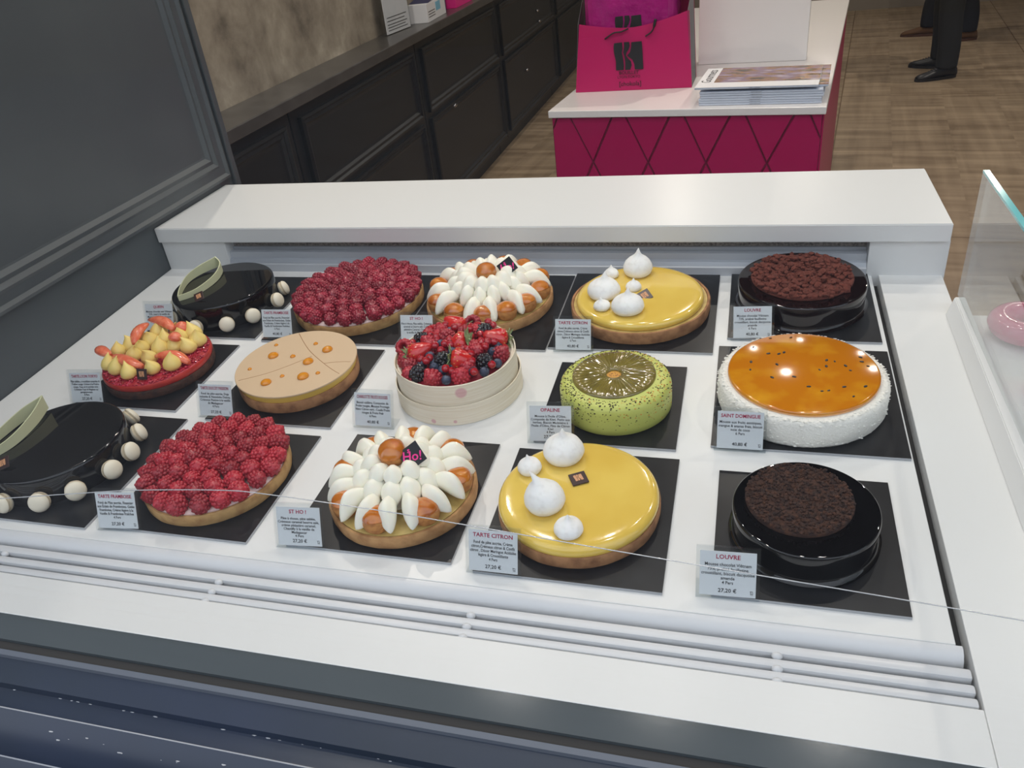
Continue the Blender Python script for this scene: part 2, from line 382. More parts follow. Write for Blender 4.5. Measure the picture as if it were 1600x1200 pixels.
def TR(x, y, z): return Matrix.Translation((x, y, z))
def RX(a): return Matrix.Rotation(a, 4, 'X')
def RY(a): return Matrix.Rotation(a, 4, 'Y')
def RZ(a): return Matrix.Rotation(a, 4, 'Z')

_fc = {}
def text(name, s, size, matname, parent, matrix, maxw=None, bold=0.0, align='CENTER', thick=0.00008):
    key = (s, size, bold, align, maxw)
    if key not in _fc:
        cu = bpy.data.curves.new('t', 'FONT'); cu.body = s; cu.size = size; cu.align_x = align; cu.align_y = 'CENTER'
        cu.offset = bold; cu.extrude = thick; cu.resolution_u = 2; cu.space_line = 0.98
        ob = bpy.data.objects.new('t', cu); COL.objects.link(ob)
        dg = bpy.context.evaluated_depsgraph_get(); me = bpy.data.meshes.new_from_object(ob.evaluated_get(dg))
        bpy.data.objects.remove(ob); bpy.data.curves.remove(cu)
        if maxw:
            xs = [v.co.x for v in me.vertices]; wd = max(xs)-min(xs)
            if wd > maxw:
                k = maxw/wd
                for v in me.vertices: v.co.x *= k
        _fc[key] = me
    me = _fc[key].copy(); me.materials.clear(); me.materials.append(M[matname])
    for p in me.polygons: p.material_index = 0
    me.name = name
    return link(name, me, parent, matrix)

EMBLEM = [[(525, 460), (610, 455), (613, 520), (605, 560), (618, 620), (625, 690), (622, 735), (540, 735), (540, 640), (522, 560), (518, 500)],
          [(628, 455), (684, 455), (690, 495), (676, 532), (655, 560), (648, 590), (672, 622), (700, 650), (708, 690), (692, 735), (638, 735), (640, 660), (632, 600), (620, 558), (630, 505)],
          [(706, 460), (815, 455), (822, 560), (830, 735), (740, 735), (735, 680), (716, 634), (672, 600), (662, 588), (690, 560), (704, 512)]]
def emblem_bm(wd, ht, th=0.0004):
    bm = bmesh.new()
    for poly in EMBLEM:
        vs_ = [bm.verts.new((((x-675)/310)*wd, ((597-y)/285)*ht, 0)) for x, y in poly]
        f = bm.faces.new(vs_)
        r = bmesh.ops.extrude_face_region(bm, geom=[f])
        for v in r['geom']:
            if isinstance(v, bmesh.types.BMVert): v.co.z += th
    bmesh.ops.triangulate(bm, faces=bm.faces)
    return bm

# ------------------------------------------------------------------ shop shell
struct('floor', boxm(-2.2, 4.2, 0.5, 10.2, -0.05, 0.0), 'floor')
struct('floor_street', boxm(-12, 12, -9.0, 0.34, -0.16, -0.06), 'pavement')
struct('wall_street_added', boxm(-12, 12, -9.3, -9.0, -0.16, 4.6), 'facade')  # unseen facade, added to dim what the window glass reflects
struct('ceiling', boxm(-2.2, 4.2, 0.42, 10.2, 3.0, 3.05), 'ceiling')
struct('wall_left', boxm(-1.80, -1.69, 1.56, 10.0, 0, 3.0), 'concrete')
struct('wall_right', boxm(4.0, 4.1, 0.5, 10.0, 0, 3.0), 'shopwall')
struct('wall_back', boxm(-1.9, 4.1, 10.0, 10.1, 0, 3.0), 'shopwall')

# niche wall beside the window, with its panel mouldings
WX = -1.12
struct('wall_niche', boxm(WX-0.16, WX, 0.40, 1.562, 0.0, 3.0, 0.002), 'wall_grey')
def frame_prism(bm, y0, y1, z0, z1, prof):
    """mitred rectangular moulding on the wall X=WX; prof = [(inset, proud)]"""
    rings = []
    for (ins, pr) in prof:
        rings.append([bm.verts.new((WX+pr, y, z)) for (y, z) in ((y0+ins, z0+ins), (y1-ins, z0+ins), (y1-ins, z1-ins), (y0+ins, z1-ins))])
    for a, b in zip(rings, rings[1:]):
        for k in range(4): bm.faces.new((a[k], a[(k+1) % 4], b[(k+1) % 4], b[k]))
bm = bmesh.new()
frame_prism(bm, 0.46, 1.535, 1.045, 2.7, [(0, 0), (0.002, 0.010), (0.008, 0.012), (0.014, 0.007), (0.030, 0.007), (0.036, 0.010), (0.044, 0.005), (0.052, 0.007), (0.060, 0.001), (0.064, 0.0)])
struct('trim_1', bm, 'wall_grey')
bm = bmesh.new(); box(bm, WX-0.001, WX+0.010, 1.545, 1.5635, 0.92, 3.0, 0, 0.003)
struct('trim_2', bm, 'wall_grey')

# window: pane, gasket, inner sill, outer frame
prof_in = [(0.4095, 0.0), (0.3795, 0.0), (0.3795, -0.10), (0.4095, -0.10)]
bm = bmesh.new(); prism(bm, prof_in, WX+0.002, 1.6); struct('trim_3', bm, 'sill', DM(0, 0))
bm = bmesh.new(); prism(bm, [(0.3792, -0.004), (0.3702, -0.006), (0.3702, -0.10), (0.3792, -0.10)], WX-0.2, 1.6); struct('trim_4', bm, 'gasket', DM(0, 0))
bm = bmesh.new(); prism(bm, [(0.3700, -0.003), (0.3645, -0.004), (0.3635, -0.010), (0.3700, -0.10)], WX-0.2, 1.6); struct('trim_5', bm, 'bead', DM(0, 0))
outp = [(0.3640, -0.008), (0.3393, -0.012), (0.3384, -0.020), (0.3219, -0.022), (0.3200, -0.0215), (0.3180, -0.0225), (0.3110, -0.027), (0.3040, -0.033), (0.2970, -0.041), (0.2930, -0.050), (0.2905, -0.058), (0.2820, -0.060), (0.2700, -0.061), (0.262, -0.066), (0.262, -0.9), (0.3638, -0.9)]
bm = bmesh.new(); prism(bm, outp, WX-0.4, 1.8); struct('trim_6', bm, 'navy', DM(0, 0), auto=25)
bm = bmesh.new()
rg = random.Random(5)
prism(bm, [(0.3206, -0.0217), (0.3200, -0.0212), (0.3195, -0.0212), (0.3192, -0.0220)], WX-0.3, 1.6)  # these two pale strips paint in highlight lines along the frame edges
prism(bm, [(0.2908, -0.0570), (0.2905, -0.0576), (0.2898, -0.0576), (0.2898, -0.0582)], WX-0.3, 1.6)
for i in range(70):
    u = rg.uniform(-0.9, 0.1); q = rg.choice([0, 0, 1])
    v = rg.uniform(0.3045, 0.3110) if q == 0 else 0.3384
    h = -0.033+(v-0.3040)*0.857 if q == 0 else -0.0198
    ball(bm, (u, v, h), rg.uniform(0.0004, 0.0014), 1, 0, (2.2, 0.8, 0.35), 0.3, rg)
struct('trim_7', bm, 'chip_highlight', DM(0, 0))
win = struct('window_1', boxm(WX, 1.6, 0.3715+0.0555, 0.3775+0.0555, 0.905, 2.95), 'glass')
bm = bmesh.new(); box(bm, -1.5, 1.8, 0.36, 0.48, 2.95, 3.2); struct('trim_8', bm, 'navy')

# ------------------------------------------------------------------ the display case
case = root('display_case', 'long white patisserie display case holding all the cakes behind the window', 'display case', Matrix.Identity(4))
D0 = DM(0, 0)
U0 = WX+0.001
def cpart(name, bm, mats, **k): return part(name, bm, mats, case, D0, **k)
cpart('deck', boxm(U0, 0.1985, 0.5255, 1.250, -0.012, 0.0, 0.001), 'white')
bm = bmesh.new(); box(bm, U0, 0.2075, 0.455, 1.262, -0.034, -0.026); cpart('well', bm, 'gapshade')  # dark floor stands in for shade between the slats
bm = bmesh.new(); prism(bm, [(0.5250, -0.0005), (0.521, -0.0003), (0.5165, -0.0018), (0.5120, -0.006), (0.5095, -0.012), (0.5100, -0.018), (0.514, -0.020), (0.5250, -0.020)], U0, 0.2035)
cpart('nosing', bm, 'slat', auto=40)
for k, (v0, wv) in enumerate(((0.5026, 0.0106), (0.4866, 0.0093), (0.4734, 0.0093))):
    bm = bmesh.new(); box(bm, U0, 0.2065, v0-wv, v0, -0.014, -0.0012, 0, 0.0024); cpart('slat', bm, 'slat', auto=40)
for u in (-0.839, -0.540, -0.246, 0.047):
    for v in (0.4895, 0.4755, 0.4625):
        bm = bmesh.new(); ball(bm, (u, v+0.001, -0.0035), 0.0040, 2, sc=(1.3, 1, 1)); cpart('peg', bm, 'slat')
cpart('front_ledge', boxm(U0, 0.2085, 0.4098, 0.4620, -0.020, 0.0, 0.001), 'white')
bm = bmesh.new(); box(bm, 0.2085, 0.300, 0.4098, 1.262, -0.05, 0.0015, 0, 0.0008); cpart('side_frame', bm, 'white')
bm = bmesh.new(); box(bm, 0.1990, 0.2084, 0.5255, 1.250, -0.022, -0.0180, 0); cpart('gap_shade', bm, 'gapshade')  # dark strip stands in for shade between deck and frame
# rear: riser, aluminium profile, lined slot, shelf
YR = 1.262
bm = bmesh.new()
box(bm, 0.1895, 0.303, YR, 1.50, 0.90, 1.004, 0, 0.001)
part('riser', bm, 'white', case)
bm = bmesh.new(); box(bm, WX+0.001, -0.974, YR, 1.50, 0.90, 1.004, 0, 0.001)
part('riser', bm, 'white', case)
bm = bmesh.new(); prism(bm, [(YR-0.006, 0.9440), (YR-0.004, 0.958), (YR-0.001, 0.960), (YR+0.002, 0.966), (YR+0.006, 0.968), (YR+0.007, 0.979), (YR+0.013, 0.9805), (YR+0.016, 0.9805), (YR+0.016, 0.93), (YR-0.006, 0.93)], -0.9735, 0.189)
part('aluminium_profile', bm, 'alu', case)
bm = bmesh.new(); box(bm, -0.9735, 0.189, YR+0.026, YR+0.032, 0.93, 1.004); part('slot_lining', bm, 'felt', case)
bm = bmesh.new(); box(bm, -0.9735, 0.189, YR+0.021, YR+0.0255, 0.975, 0.9845); part('slot_rail', bm, 'alu', case)
bm = bmesh.new()
sh = [(WX+0.001, 1.254), (0.3005, 1.254), (0.300, 1.515), (WX+0.001, 1.515)]
lo = [bm.verts.new((x, y, 1.0045)) for x, y in sh]; hi = [bm.verts.new((x, y, 1.034)) for x, y in sh]
bm.faces.new(lo[::-1]); bm.faces.new(hi)
for k in range(4): bm.faces.new((lo[k], lo[(k+1) % 4], hi[(k+1) % 4], hi[k]))
bmesh.ops.bevel(bm, geom=list(bm.edges), offset=0.0015, segments=2, affect='EDGES')
part('rear_shelf', bm, 'white', case)
part('case_body', boxm(WX+0.002, 0.298, 0.46, 1.49, 0.0, 0.855), 'wall_grey', case)

# divider rail with glass guard, neighbouring counter
div = root('glass_guard', 'upright glass side guard with teal top edge standing in a white rail at right', 'glass guard', Matrix.Identity(4))
bm = bmesh.new()
A = [(0.2845, 0.0016), (0.2965, 0.021), (0.3100, 0.021), (0.3160, 0.0016)]
fr = [bm.verts.new((x, 0.40, z)) for x, z in A]; bk = [bm.verts.new((x, 1.118 if i == 0 else 1.135, z)) for i, (x, z) in enumerate(A)]
bm.faces.new(fr); bm.faces.new(bk[::-1])
for k in range(4): bm.faces.new((fr[k], fr[(k+1) % 4], bk[(k+1) % 4], bk[k]))
bmesh.ops.bevel(bm, geom=list(bm.edges), offset=0.001, segments=2, affect='EDGES')
part('rail', bm, 'white', div, D0)
part('pane', boxm(0.2995, 0.3065, 0.50, 1.156, 0.9655, 1.144), 'pane', div)
part('polished_edge', boxm(0.2993, 0.3067, 0.50, 1.1562, 1.144, 1.1475), 'teal', div)
nb = root('neighbouring_case', 'white top of the next display case beyond the glass guard', 'display case', Matrix.Identity(4))
part('deck', boxm(0.3165, 1.4, 0.4098, 1.118, -0.03, 0.0012, 0.001), 'white', nb, D0)
part('case_body', boxm(0.306, 1.4, 0.46, 1.09, 0.0, 0.88), 'wall_grey', nb)
# made-up pink ring, stands in for a reflection in the guard glass
bm = bmesh.new()
for i in range(48):
    pass
lathe(bm, [(0.030+0.017*math.cos(a), 0.017+0.016*math.sin(a)) for a in [2*PI*k/16 for k in range(17)]], 48)
rc = part('reflection_ring', bm, 'pinkreflection', None, DM(0.372, 1.065, 0.0022), smooth=True); tag(rc, 'glossy pink ring shape added for a reflection in the glass guard', 'cake')
pc = part('pink_card', boxm(-0.0006, 0.0006, -0.02, 0.02, 0, 0.035), 'pinkbox', None, DM(0.352, 0.93, 0.0025, 0.2)); tag(pc, 'small pink card standing beyond the glass guard at the photo edge', 'card')

# clear cord just inside the window
bm = bmesh.new()
wire = [(-0.92, 0.47, 1.018), (-0.7288, 0.47, 1.0502), (-0.622, 0.47, 1.0687), (-0.5471, 0.47, 1.0809), (-0.4493, 0.47, 1.0914), (-0.3988, 0.47, 1.0918), (-0.2867, 0.47, 1.0852), (-0.2116, 0.47, 1.0785), (-0.0428, 0.47, 1.0626), (0.1402, 0.47, 1.0462), (0.2091, 0.47, 1.0394), (0.298, 0.47, 1.031)]
tube(bm, smoothpts(wire, 5), 0.0005, 6)
cord = part('clear_cord', bm, 'cord', None); tag(cord, 'thin clear cord stretched across in front of the cakes, just inside the window', 'cord')

# ------------------------------------------------------------------ boards
boards = [
 ('under the black glazed cake with ivory macarons at the left front', -0.869, 0.650, 0.221, 0.222),
 ('under the front raspberry tart', -0.636, 0.645, 0.200, 0.199),
 ('under the front whipped cream and choux tart', -0.386, 0.652, 0.200, 0.204),
 ('under the front lemon tart with four meringues', -0.160, 0.646, 0.198, 0.207),
 ('under the front round chocolate cake with dark crumb disc', 0.0757, 0.6415, 0.180, 0.187),
 ('under the crimson tart with yellow cream and grapefruit', -0.8825, 0.870, 0.182, 0.183),
 ('under the beige disc tart with orange drops', -0.6315, 0.864, 0.200, 0.200),
 ('under the green cake with ribbed jelly disc', -0.156, 0.8585, 0.178, 0.183),
 ('under the coconut cake with orange jelly top', 0.0845, 0.894, 0.222, 0.229),
 ('under the rear black glazed cake with macarons', -0.886, 1.094, 0.222, 0.222),
 ('under the rear raspberry tart', -0.641, 1.0985, 0.240, 0.240),
 ('under the rear whipped cream and choux tart', -0.398, 1.1015, 0.241, 0.243),
 ('under the rear lemon tart with six meringues', -0.155, 1.110, 0.241, 0.243),
 ('under the rear chocolate cake with reddish crumb', 0.088, 1.138, 0.208, 0.213)]
BH = 0.0035
for (lb, u, v, a, b) in boards:
    bm = bmesh.new(); fs = box(bm, -a/2, a/2, -b/2, b/2, 0.0003, BH, 1); fs[1].material_index = 0
    o = part('presentation_board', bm, ['board', 'board_edge'], None, DM(u, v)); tag(o, 'square black board '+lb, 'board', 'black cake boards')

# ------------------------------------------------------------------ shared fruit and decoration meshes
def raspberry_mesh(seed, matn='rasp', L=0.0235, R=0.0120, dr=0.0029):
    rg = random.Random(seed); bm = bmesh.new()
    rows = [(0.08, 0.80), (0.24, 0.97), (0.41, 1.0), (0.58, 0.90), (0.74, 0.70), (0.88, 0.42), (0.97, 0.10)]
    for k, (t, rr) in enumerate(rows):
        r = R*rr - dr*0.75; n = max(1, int(round(2*PI*r/(dr*1.72)))) if r > dr*0.5 else 1
        for i in range(n):
            a = 2*PI*(i+0.5*(k % 2))/n + rg.uniform(-0.07, 0.07)
            x = r if n > 1 else 0
            ball(bm, (x*math.cos(a), x*math.sin(a), t*(L-dr)), dr*rg.uniform(0.92, 1.1), 1)
    # inner core wall so no gaps, hollow at the bottom
    lathe(bm, [(R*0.38, 0.010), (R*0.40, 0.001), (R*0.62, -0.0008), (R*0.80, 0.002), (R*0.86, L*0.35), (R*0.72, L*0.6), (R*0.40, L*0.84), (0, L*0.9)], 14, 0)
    lathe(bm, [(0, 0.012), (R*0.34, 0.011), (R*0.38, 0.010)], 14, 1)
    return mesh(bm, [matn, 'rasp_in'], True, 'raspberry')
RASP = [raspberry_mesh(s) for s in (1, 2, 3)]
RASPB = [raspberry_mesh(s, 'rasp_dark') for s in (4, 5, 6)]
def blackberry_mesh():
    rg = random.Random(9); bm = bmesh.new(); R = 0.0105; L = 0.021; dr = 0.0031
    rows = [(0.0, 0.6), (0.16, 0.92), (0.34, 1.0), (0.52, 0.95), (0.70, 0.78), (0.86, 0.5), (0.97, 0.05)]
    for k, (t, rr) in enumerate(rows):
        r = R*rr-dr*0.7; n = max(1, int(round(2*PI*r/(dr*1.7)))) if r > dr*0.5 else 1
        for i in range(n):
            a = 2*PI*(i+0.5*(k % 2))/n + rg.uniform(-0.1, 0.1); x = r if n > 1 else 0
            ball(bm, (x*math.cos(a), x*math.sin(a), t*(L-dr)), dr*rg.uniform(0.9, 1.12), 2)
    ball(bm, (0, 0, L*0.42), R*0.72, 2, sc=(1, 1, 1.15))
    return mesh(bm, 'blackberry', True, 'blackberry')
BLACKB = blackberry_mesh()
def blueberry_mesh():
    bm = bmesh.new(); R = 0.0068
    lathe(bm, [(0, -R*0.95), (R*0.6, -R*0.75), (R*0.95, -R*0.2), (R, R*0.1), (R*0.85, R*0.55), (R*0.5, R*0.85), (R*0.42, R*0.98), (R*0.30, R*0.82), (0, R*0.66)], 20,
          fn=lambda r, z, a: (r*(1+0.06*math.sin(5*a)) if z > R*0.8 else r, z))
    return mesh(bm, 'blueberry', True, 'blueberry')
BLUEB = blueberry_mesh()
def currant_mesh():
    bm = bmesh.new(); ball(bm, (0, 0, 0), 0.0046, 3); ball(bm, (0, 0, 0.0046), 0.0008, 1, 1)
    return mesh(bm, ['currant', 'tag'], True, 'redcurrant')
CURR = currant_mesh()
def strawberry_mesh():
    bm = bmesh.new(); L = 0.030; R = 0.0125
    prof = [(0, 0), (R*0.7, 0.0006), (R, 0.005), (R*0.98, 0.010), (R*0.80, 0.016), (R*0.52, 0.0225), (R*0.25, 0.027), (0, 0.0285)]
    lathe(bm, prof, 24)
    for k in range(7):
        t = 0.005+0.0033*k; r = R*(1.0 if t < 0.01 else max(0.2, 1-(t-0.008)/0.022))
        n = max(3, int(11*r/R))
        for i in range(n):
            a = 2*PI*(i+0.5*(k % 2))/n
            ball(bm, (r*math.cos(a), r*math.sin(a), t), 0.0006, 1, 1, sc=(1, 1, 1.5))
    return mesh(bm, ['strawb', 'seed'], True, 'strawberry')
STRAW = strawberry_mesh()
def calyx_mesh():
    bm = bmesh.new()
    for i in range(8):
        a = 2*PI*i/8; c, s = math.cos(a), math.sin(a); w_ = 0.0030
        pts = [(0.001, 0, -0.0005), (0.006, w_, 0.0000), (0.0115, 0, -0.0022), (0.006, -w_, 0.0000)]
        top = [bm.verts.new((x*c-y*s, x*s+y*c, z)) for x, y, z in pts]; bot = [bm.verts.new((x*c-y*s, x*s+y*c, z-0.0006)) for x, y, z in pts]
        bm.faces.new(top); bm.faces.new(bot[::-1])
        for k in range(4): bm.faces.new((top[k], top[(k+1) % 4], bot[(k+1) % 4], bot[k]))
    ball(bm, (0, 0, -0.001), 0.0018, 1)
    return mesh(bm, 'leaf', False, 'calyx')
CALYX = calyx_mesh()
def kiss_mesh(r, hk=1.75, lean=(0, 0), wob=0.0, seed=0):
    rg = random.Random(seed); bm = bmesh.new()
    prof = [(0, 0, 1), (0.72, 0, 1), (0.90, 0.14, 1), (1.0, 0.38, 0), (0.97, 0.62, 0), (0.84, 0.86, 0), (0.62, 1.06, 0), (0.40, 1.2, 0), (0.25, 1.32, 0), (0.16, 1.45, 0), (0.09, 1.6, 0), (0.03, 1.72, 0), (0, 1.75, 0)]
    ph = rg.uniform(0, 6)
    def fn(rr, z, a):
        return rr*(1+wob*math.sin(3*a+ph+z*220)), z
    rings = lathe(bm, [(p[0]*r, p[1]*r*hk/1.75) for p in prof], 36, 0, fn, mis=[1, 1]+[0]*10)
    for v in bm.verts:
        t = v.co.z/(r*hk); k = max(0, t-0.45)**1.5
        v.co.x += lean[0]*k*r; v.co.y += lean[1]*k*r
    return mesh(bm, ['meringue', 'meringue_base'], True, 'meringue_kiss')
def petal_mesh(L, w_, hgt, arch, bend=0.0):
    """piped teardrop of cream: thin tail at x=0, full belly, pointed drooping tip, soft ridge on top"""
    bm = bmesh.new(); n = 22; seg = 18; rings = []
    for i in range(n+1):
        t = i/n; r = (math.sin(PI*min(1, t)**1.35))**0.72 if 0 < t < 1 else 0
        x = t*L; zc = arch*math.sin(PI*t) - 0.35*hgt*max(0, t-0.6)*2.2*t; yc = bend*math.sin(PI*t*0.9)
        if r == 0: rings.append([bm.verts.new((x, yc, zc))]); continue
        rg_ = []
        for k in range(seg):
            a = 2*PI*k/seg; ca, sa = math.cos(a), math.sin(a)
            y = r*w_*ca*(1-0.10*max(0, sa)); z = r*hgt*sa*(1+0.30*max(0, sa)**6)
            rg_.append(bm.verts.new((x, yc+y, zc+z)))
        rings.append(rg_)
    for a, b in zip(rings, rings[1:]):
        for k in range(seg):
            j = (k+1) % seg
            if len(a) == 1: bm.faces.new((a[0], b[k], b[j]))
            elif len(b) == 1: bm.faces.new((a[k], a[j], b[0]))
            else: bm.faces.new((a[k], a[j], b[j], b[k]))
    return mesh(bm, 'cream', True, 'cream_petal')
def choux_parts(r):
    bm = bmesh.new()
    prof = [(0, -0.80), (0.55, -0.78), (0.86, -0.50), (1.0, -0.05), (0.985, 0.20), (0.90, 0.42)]
    lathe(bm, [(a*r, b*r) for a, b in prof], 28, fn=lambda q, z, a: (q*(1+0.015*math.sin(4*a)), z))
    base = mesh(bm, 'choux', True, 'choux_bun')
    bm = bmesh.new()
    prof = [(0.955, 0.26), (0.985, 0.31), (0.955, 0.42), (0.87, 0.60), (0.66, 0.80), (0.36, 0.94), (0, 1.0)]
    lathe(bm, [(a*r, b*r) for a, b in prof], 28, fn=lambda q, z, a: (q, z+(0.09*r*math.sin(2*a+1)+0.04*r*math.sin(5*a) if z < 0.35*r else 0)))
    cap = mesh(bm, 'caramel', True, 'caramel_glaze')
    return base, cap
def add_tag(parent, mtx, s=0.019):
    bm = bmesh.new(); box(bm, -s/2, s/2, -s/2, s/2, 0, 0.0018, 0, 0.0006)
    p = part('chocolate_plaque', bm, 'tag', parent, mtx)
    part('copper_emblem', emblem_bm(s*0.52, s*0.52, 0.0002), 'copper', p, TR(0, 0.0005, 0.0019))
    return p
def shell(parent, R, H, rim, matn, name='tart_shell', inner=0.004):
    bm = bmesh.new()
    lathe(bm, [(0, 0), (R-0.003, 0), (R-0.0008, 0.0010), (R, 0.004), (R+0.0003, H-0.0015), (R-0.0008, H), (R-rim, H), (R-rim-0.0008, H-0.001), (R-rim-0.001, H-inner), (0, H-inner)], 96,
          fn=lambda q, z, a: (q*(1+0.0025*math.sin(9*a)+0.0015*math.sin(23*a)), z))
    return part(name, bm, matn, parent, smooth=False, auto=50)
def disc(parent, name, prof, matn, seg=96, fn=None, auto=50, mtx=None, mis=None):
    bm = bmesh.new(); lathe(bm, prof, seg, 0, fn, mis=mis); return part(name, bm, matn, parent, mtx, auto=auto)
def crumbs(parent, name, R, z0, zt, n, rmin, rmax, matn, seed, dome=0.0):
    rg = random.Random(seed); bm = bmesh.new()
    lathe(bm, [(R*0.99, z0), (R, z0+(zt-z0)*0.5), (R*0.97, zt-0.0006), (R*0.9, zt-0.0006), (0, zt-0.0006)], 64)
    for i in range(n):
        a = rg.uniform(0, 2*PI); q = R*math.sqrt(rg.uniform(0, 0.97)); r = rg.uniform(rmin, rmax)
        ball(bm, (q*math.cos(a), q*math.sin(a), zt+rg.uniform(-0.3, 0.5)*r+dome*(1-(q/R)**2)), r, 1, 0, (rg.uniform(0.7, 1.2), rg.uniform(0.7, 1.2), rg.uniform(0.6, 1.0)), 0.22, rg)
    return part(name, bm, matn, parent)

def cake_root(name, label, cat, u, v, group=None): return root(name, label, cat, DM(u, v, BH), group)

# ------------------------------------------------------------------ raspberry tarts
def raspberry_tart(label, u, v, R, H, rings, meshes, group):
    t = cake_root('raspberry_tart', label, 'tart', u, v, group)
    shell(t, R, H, 0.0032, 'crust')
    disc(t, 'cream_layer', [(R-0.0045, H-0.003), (R-0.0045, H+0.0005), (R-0.008, H+0.0025), (0, H+0.0035)], 'pinkcream')
    rg = random.Random(int(R*1e5))
    for (q, n, tilt, z) in rings:
        ph = rg.uniform(0, 1)
        for i in range(n):
            a = 2*PI*(i+ph)/n + rg.uniform(-0.03, 0.03)
            tl = tilt+rg.uniform(-0.18, 0.18)
            L2 = 0.006
            b = link('raspberry', rg.choice(meshes), t, TR(q*math.cos(a), q*math.sin(a), z) @ RZ(a+rg.uniform(-0.35, 0.35)) @ RY(tl) @ RZ(rg.uniform(0, 6)) @ TR(0, 0, -L2) @ Matrix.Scale(rg.uniform(0.94, 1.12), 4))
    return t
raspberry_tart('bright red raspberry tart in the front row with a golden crust, the smaller one', -0.634, 0.650, 0.0930, 0.0167,
               [(0.0800, 21, 1.2, 0.0250), (0.0610, 16, 0.85, 0.0275), (0.0415, 11, 0.7, 0.029), (0.0215, 6, 0.6, 0.030), (0.003, 1, 0.4, 0.030)], RASP, 'raspberry tarts')
raspberry_tart('dark pink raspberry tart in the back row, the larger one with tightly packed berries', -0.635, 1.107, 0.1120, 0.0178,
               [(0.0990, 26, 1.2, 0.0265), (0.0795, 21, 0.9, 0.0285), (0.0600, 16, 0.75, 0.030), (0.0405, 11, 0.7, 0.031), (0.0215, 6, 0.6, 0.031), (0.003, 1, 0.4, 0.031)], RASPB, 'raspberry tarts')

# ------------------------------------------------------------------ choux and cream tarts
CB, CC = choux_parts(0.0166)
PET = [petal_mesh(0.054, 0.0108, 0.0115, 0.006), petal_mesh(0.044, 0.0125, 0.0105, 0.005), petal_mesh(0.034, 0.0112, 0.0090, 0.003), petal_mesh(0.063, 0.0118, 0.0120, 0.006)]
PETB = {(b_, s_): petal_mesh(0.063 if b_ else 0.054, 0.0118 if b_ else 0.0108, 0.012, 0.007, s_*0.006) for b_ in (0, 1) for s_ in (-1, 1)}
def st_tart(label, u, v, R, H, choux, centre, group, big, tagpos):
    t = cake_root('choux_cream_tart', label, 'tart', u, v, group)
    shell(t, R, H, 0.0035, 'crust_st')
    disc(t, 'custard_layer', [(R-0.0045, H-0.003), (R-0.0045, H), (R-0.010, H+0.001), (0, H+0.002)], 'custard')
    rg = random.Random(3+big)
    n = len(choux); Rc = R-0.0172
    for i, a in enumerate(choux):
        c = link('choux_bun', CB, t, TR(Rc*math.cos(a), Rc*math.sin(a), H+0.0115) @ RZ(a) @ RY(-0.12) @ RZ(rg.uniform(0, 6)))
        link('caramel_glaze', CC, c, Matrix.Identity(4))
    for i in range(n):
        a0 = choux[i]; a1 = choux[(i+1) % n]
        if a1 < a0: a1 += 2*PI
        mid = (a0+a1)/2
        for s in (-1, 1):
            if n > 8 and s == 1: continue
            aa = mid + (s*0.105 if n == 8 else 0.0)
            q = R*0.40
            p = link('cream_petal', PETB[(1 if big else 0, s if not big else (1 if i % 2 else -1))], t, RZ(aa) @ TR(q, 0, H+0.019) @ RZ(s*0.02) @ RY(0.14))
    k = 12 if not big else 15
    for i in range(k):
        a = 2*PI*(i+0.3)/k+rg.uniform(-0.05, 0.05)
        link('cream_petal', PET[1] if not big else PET[0], t, RZ(a) @ TR(R*0.19, 0, H+0.030) @ RY(0.26))
    k = 9 if not big else 12
    for i in range(k):
        a = 2*PI*(i+0.1)/k+rg.uniform(-0.06, 0.06)
        link('cream_petal', PET[2] if not big else PET[1], t, RZ(a) @ TR(R*(0.10 if not big else 0.11), 0, H+0.036) @ RY(-0.10 if not big else 0.06))
    disc(t, 'cream_mound', [(R*0.5, H), (R*0.45, H+0.016), (R*0.30, H+0.030), (R*0.12, H+0.036), (0, H+0.037)], 'cream', auto=80)
    c = link('choux_bun', CB, t, TR(centre[0], centre[1], H+0.047) @ RX(0.25 if not big else 0.05) @ RZ(1.0))
    link('caramel_glaze', CC, c, Matrix.Identity(4))
    bm = bmesh.new(); ball(bm, (0, 0, 0.0152), 0.0022, 1, jit=0.3, sc=(1.3, 0.8, 0.4)); part('gold_leaf', bm, 'gold', c)
    s = 0.026
    bm = bmesh.new(); box(bm, -s/2, s/2, -s/2, s/2, 0, 0.0012, 0, 0.0003)
    pl = part('black_plaque', bm, 'tag', t, TR(tagpos[0], tagpos[1], H+0.050) @ RX(0.75) @ RZ(0.72))
    pl.data.materials[0] = M['board']
    text('plaque_lettering', 'Ho!', 0.0155, 'pinkbox', pl, TR(0.0, -0.0005, 0.0014) @ RZ(-0.52), bold=0.0002)
    text('plaque_lettering', "s", 0.009, 'pinkbox', pl, TR(0.0, 0.008, 0.0014) @ RZ(-0.52), bold=0.0002)
    return t
a8 = [math.atan2(y, x) for x, y in [(0.0518, 0.0586), (-0.0112, 0.0793), (-0.062, 0.0533), (-0.085, 0.0025), (-0.0523, -0.0561), (-0.002, -0.0745), (0.0502, -0.0523), (0.07, 0.0038)]]
a8 = [x % (2*PI) for x in a8]; a8.sort()
st_tart('smaller tart of white cream petals and caramel choux with black plaque, in the front row', -0.3745, 0.645, 0.0880, 0.017, a8, (-0.004, 0.002), 'choux cream tarts', 0, (0.0235, -0.004))
a12 = [math.atan2(y, x) % (2*PI) for x, y in [(-0.0465, 0.0705), (-0.0793, 0.0415), (-0.0852, 0.0045), (-0.0745, -0.0542), (-0.0368, -0.0881), (0.018, -0.0909), (0.0657, -0.0939), (0.0899, -0.0542), (0.0967, -0.0018), (0.0835, 0.0441), (0.0404, 0.0772), (0.0038, 0.085)]]
a12.sort()
